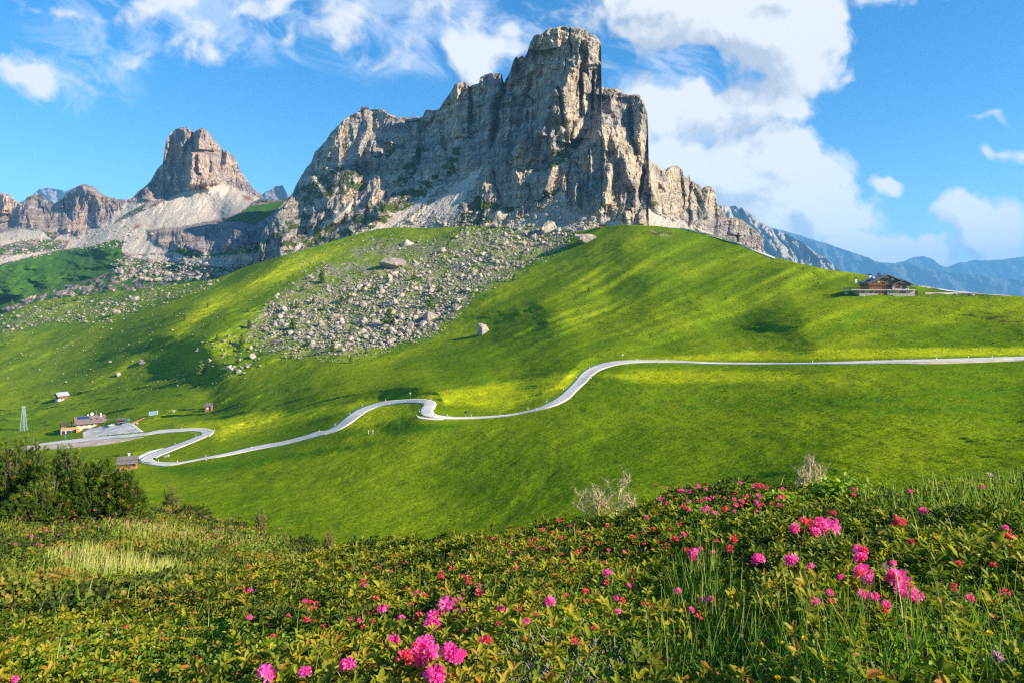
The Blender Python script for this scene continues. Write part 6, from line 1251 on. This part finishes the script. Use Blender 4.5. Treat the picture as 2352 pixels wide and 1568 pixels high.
# ---- bare larch skeletons on the skyline of the slope
M_DEADL = flat("bleached_twig", (.60,.49,.28), .8, .2, .25, 30)
def skeleton(u, v, wpx, hpx, label, seed, trunks):
    r_ = random.Random(seed); c = NEAR.at(u, v); base = Vector([float(x) for x in c])*1.05; base.z -= .05; W = wpx*base.y/F/2; H = hpx*base.y/F; r = empty("bare_larch", base, label, "dead shrub"); br = MB()
    def grow(p, d, L, rad, lev):
        pts = [p]; n = 5; cur = p; dd = d
        for i in range(n):
            dd = (dd+Vector((r_.gauss(0,.16), r_.gauss(0,.16), .10 if lev else .02))).normalized(); cur = cur+dd*(L/n); pts.append(cur)
        br.tube(pts, [rad*(1-.75*i/n) for i in range(n+1)], 4 if lev > 1 else 5)
        if lev < 3:
            for i in range(9 if lev == 0 else 4):
                q = pts[1+(i % (n-1))] if lev else pts[min(n-1, 1+i*(n-1)//7)]; a = r_.uniform(0, 6.28); side = Vector((math.cos(a)*1.1, math.sin(a)*.6, r_.uniform(.1,.6))).normalized()
                grow(q, (dd*.35+side).normalized(), L*r_.uniform(.38,.66)*(1.0 if lev else 1.0-.35*i/7), rad*.5, lev+1)
    for (dx, lx, q) in trunks: grow(Vector((dx*W, 0, 0)), Vector((lx, 0, 1)).normalized(), H*q, .012, 0)
    br.build("branches", M_DEADL, r)
    q = [Vector((r_.gauss(0,W*.3), r_.gauss(0,.1), r_.uniform(.3,.85)*H)) for i in range(150)]; q = np.array(q); k = len(q)
    leaf_mesh("foliage", leaves(q, unit(rn.normal(size=(k,3))), unit(rn.normal(size=(k,3))), np.full(k,.016), np.full(k,.003)), rn.uniform(.4,1,k), M_YLARCH, r); return r
skeleton(1390, 1195, 140, 112, "bare bleached larch shrub with two stems on the edge of the slope", 5, [(-.15,-.05,.95),(-.35,-.55,.75),(.35,.12,.98),(.6,.5,.6),(0,.1,.6)])
skeleton(1868, 1138, 100, 108, "smaller bare bleached larch shrub further right on the slope's edge", 8, [(0,-.15,.95),(.2,.35,.8),(-.2,-.5,.7)])

# ---- pale green leafy shrub, yellow and purple flowers, seed heads
def leafy(u, v, wpx, hpx, label, seed):
    c = NEAR.at(u, v); base = Vector([float(x) for x in c]); W = wpx*base.y/F/2; H = hpx*base.y/F; r = empty("leafy_shrub", base, label, "shrub"); k = 900; q = rn.normal(size=(k, 3))*np.array([W*.5,W*.4,H*.28])+np.array([0,0,H*.45]); D = unit(rn.normal(size=(k,3))); N = unit(rn.normal(size=(k,3))*.5+np.array([.1,-.3,1])); L = rn.uniform(.03,.05,k)
    leaf_mesh("foliage", leaves(q, D, N, L, L*.38), rn.uniform(.45,.85,k), M_VACC, r); ids = q[:60]; tv, tf = twigs(ids, np.maximum(ids[:, 2], .03), np.full(60,.004)); mesh_obj("stems", tv, tf, M_TWIG, r)
leafy(1935, 1150, 120, 42, "fresh light green leafy shrub right of the smaller bare larch", 1); leafy(1800, 1162, 80, 24, "low light green leafy shrub left of the smaller bare larch", 2); leafy(1590, 1190, 40, 22, "tiny light green leafy shrub among the pink flowers of the crest", 3)
M_YEL = leafmat("yellow_petals", [(0,(.75,.52,.02)),(1,(.90,.72,.05))], .4, .35); M_PUR = leafmat("lilac_petals", [(0,(.40,.20,.38)),(1,(.70,.52,.68))], .6, .3); M_FLUFF = leafmat("seed_fluff", [(0,(.55,.45,.36)),(1,(.75,.66,.56))], .8, .4); M_STALK = flat("green_stalk", (.09,.13,.03), .7)
def bloom(u, v, px, kind, label, hs=.16):
    Y = float(NEAR.at(u, v)[1])*.97; q = Vector([float(x) for x in ray(u, v, Y)]); base = q-Vector((0.01, 0, hs)); R = px*Y/F/2
    r = empty({'y': "yellow_flower", 'p': "lilac_flower", 's': "seed_head"}[kind], base, label, "flower"); top = q-base; MB().tube([(0,0,-.03), (0.012,.0,hs*.5), tuple(top)], [.0018,.0014,.0012], 5).build("stem", M_STALK, r)
    if kind == 'y':
        V_, T_ = [], []
        for ring in range(2):
            for k in range(5): a = 6.283*(k+.5*ring)/5; d = np.array([math.cos(a), math.sin(a)*.8-.25, .55+.5*ring]); V_.append(leaves(np.array([list(top)]), d[None], np.array([[-d[0]*.4,-d[1]*.4,1.]]), np.array([R]), np.array([R*.48]), .25, -.2)); T_.append(random.random())
        leaf_mesh("petals", np.concatenate(V_), np.array(T_), M_YEL, r)
    else:
        k = 70 if kind == 'p' else 60; d = unit(rn.normal(size=(k,3))+np.array([0,0,.5])); p_ = np.repeat(np.array([list(top)]), k, 0); leaf_mesh("florets" if kind == 'p' else "plumes", leaves(p_, d, unit(rn.normal(size=(k,3))), np.full(k,R), np.full(k,R*.07)), rn.uniform(0,1,k), M_PUR if kind == 'p' else M_FLUFF, r); MB().tube([tuple(top-Vector((0,0,R*.5))), tuple(top)], [R*.18,R*.3], 7).build("bud", M_STALK, r)
for u, v, px, l in [(1847,1470,22,"yellow flower in the grass left of three others at lower right"),(1798,1479,16,"small yellow flower hanging low at the lower right"),(1878,1440,14,"yellow flower highest of the lower right group"),(2272,1458,24,"yellow flower nearest the right edge"),(2020,1557,28,"large yellow flower at the bottom edge, right half"),(1785,1560,24,"large yellow flower at the bottom edge, left of another"),(1843,1497,12,"tiny yellow flower under the widest one"),(2170,1465,12,"tiny yellow flower in the grass at lower right"),(1750,1480,12,"tiny yellow flower furthest left in the grass")]: bloom(u, v, px, 'y', l, .12)
bloom(2290, 1508, 34, 'p', "lilac tufted flower at the bottom right corner", .14); bloom(2032, 1303, 24, 'p', "lilac tufted flower on a tall stem above pink blossoms", .24); bloom(1688, 1298, 16, 'p', "drooping pale lilac flower left of the big flowering bush", .14); bloom(1361, 1362, 9, 'p', "tiny pink bud on a thin stalk in the middle foreground", .12)
bloom(2232, 1120, 18, 's', "fluffy seed head on the slope's edge at right", .2); bloom(2272, 1093, 20, 's', "fluffy seed head topmost at the right edge", .22); bloom(1448, 1217, 12, 's', "pale fluffy seed head among red buds near the crest", .15)

# ---- tussocks over the valley meadow and the green hill
def tussocks(n):
    u = rn.uniform(-60, 2420, n); v = interp(TOP_MEADOW, u)+(1290-interp(TOP_MEADOW, u))*rn.uniform(0.01, 1, n)**1.1
    d, _, _ = segdist(u, v, ROAD_C); ok = (d > 15) & ~inpoly(u, v, z7([(150,380),(600,300),(1750,300),(2150,640),(1000,900),(0,960)])) & (v > 560) & (boulder_mask(u, v) < .5); u, v = u[ok], v[ok]
    keep = rn.uniform(0, 1, len(u)) < np.clip(.55+1.2*fbm(u/60, v/26, 3, 55), .08, 1); u, v = u[keep], v[keep]; p = G(u, v); m = len(p); s = np.clip(p[:, 1]/F*rn.uniform(1.0, 2.6, m), .18, 1.2)
    Vs = []
    for k in range(3):
        a = rn.uniform(0, 6.28, m); d = np.stack([np.cos(a), np.sin(a), 0*a], -1)*s[:, None]*.55; up = np.stack([rn.normal(size=m)*.2, rn.normal(size=m)*.2, np.ones(m)], -1)*(s*rn.uniform(.35, .7, m))[:, None]; b = p-np.array([0,0,1])*(.1*s)[:, None]
        Vs.append(np.stack([b-d, b+d, b+d*.5+up, b-d*.6+up*.85], 1))
    V_ = np.concatenate(Vs); T_ = np.concatenate([np.clip(rn.normal(.35, .22, m), 0, 1)]*3); tag(mesh_obj("grass", V_.reshape(-1, 3), np.arange(len(V_)*4).reshape(-1, 4), leafmat("meadow_tussocks", [(0,(.05,.12,.006)),(.5,(.11,.19,.006)),(1,(.27,.30,.02))], 1.0, .3, .0), attrs=dict(t=np.repeat(T_, 4))), None, None, None, 'stuff')
tussocks(90000)

# low scrub between the boulders
def scrub():
    q = sample_poly(FIELD, 1500)+sample_poly(SPARSE, 260)+sample_poly(RIDGE2, 350); u = np.array([a[0] for a in q]); v = np.array([a[1] for a in q]); k = fbm(u/45, v/22, 3, 91) > -.05; u, v = u[k], v[k]; p = G(u, v); m = len(p); s = rn.uniform(.4, 1.5, m); Vs, Ts = [], []; tone = rn.uniform(0, .8, m)
    for j in range(16):
        c = p+rn.normal(size=(m, 3))*(s[:, None]*np.array([.5, .5, .16]))+np.array([0, 0, .35])*s[:, None]; d = unit(rn.normal(size=(m, 3)))*(s*.34)[:, None]; e = unit(np.cross(d, rn.normal(size=(m, 3))))*(s*.24)[:, None]; Vs.append(np.stack([c+d, c+e, c-d, c-e], 1)); Ts.append(np.clip(tone+rn.normal(size=m)*.12, 0, 1))
    V_ = np.concatenate(Vs); tag(mesh_obj("scrub", V_.reshape(-1, 3), np.arange(len(V_)*4).reshape(-1, 4), M_LARCH, attrs=dict(t=np.repeat(np.concatenate(Ts), 4))), None, None, None, 'stuff')
scrub()
# ------------------------------------------------------------------ air
def make_haze():
    m = bpy.data.materials.new("air"); m.use_nodes = True; t = NT(m.node_tree); t.n.clear()
    out = t.node('ShaderNodeOutputMaterial'); v = t.node('ShaderNodeVolumePrincipled')
    v.inputs['Color'].default_value = (0.18, 0.54, 1.0, 1); v.inputs['Density'].default_value = HAZE; v.inputs['Anisotropy'].default_value = 0.0
    t.l.new(v.outputs[0], out.inputs['Volume'])
    x0, x1, y0, y1, z0, z1 = -15000, 15000, -3200, 20500, -431, 1400
    vs = [(x, y, z) for z in (z0, z1) for y in (y0, y1) for x in (x0, x1)]
    o = mesh_obj("haze", vs, [(0,2,3,1),(4,5,7,6),(0,1,5,4),(2,6,7,3),(0,4,6,2),(1,3,7,5)], m); tag(o, None, None, None, 'stuff')
HAZE = 6.8e-5
make_haze()
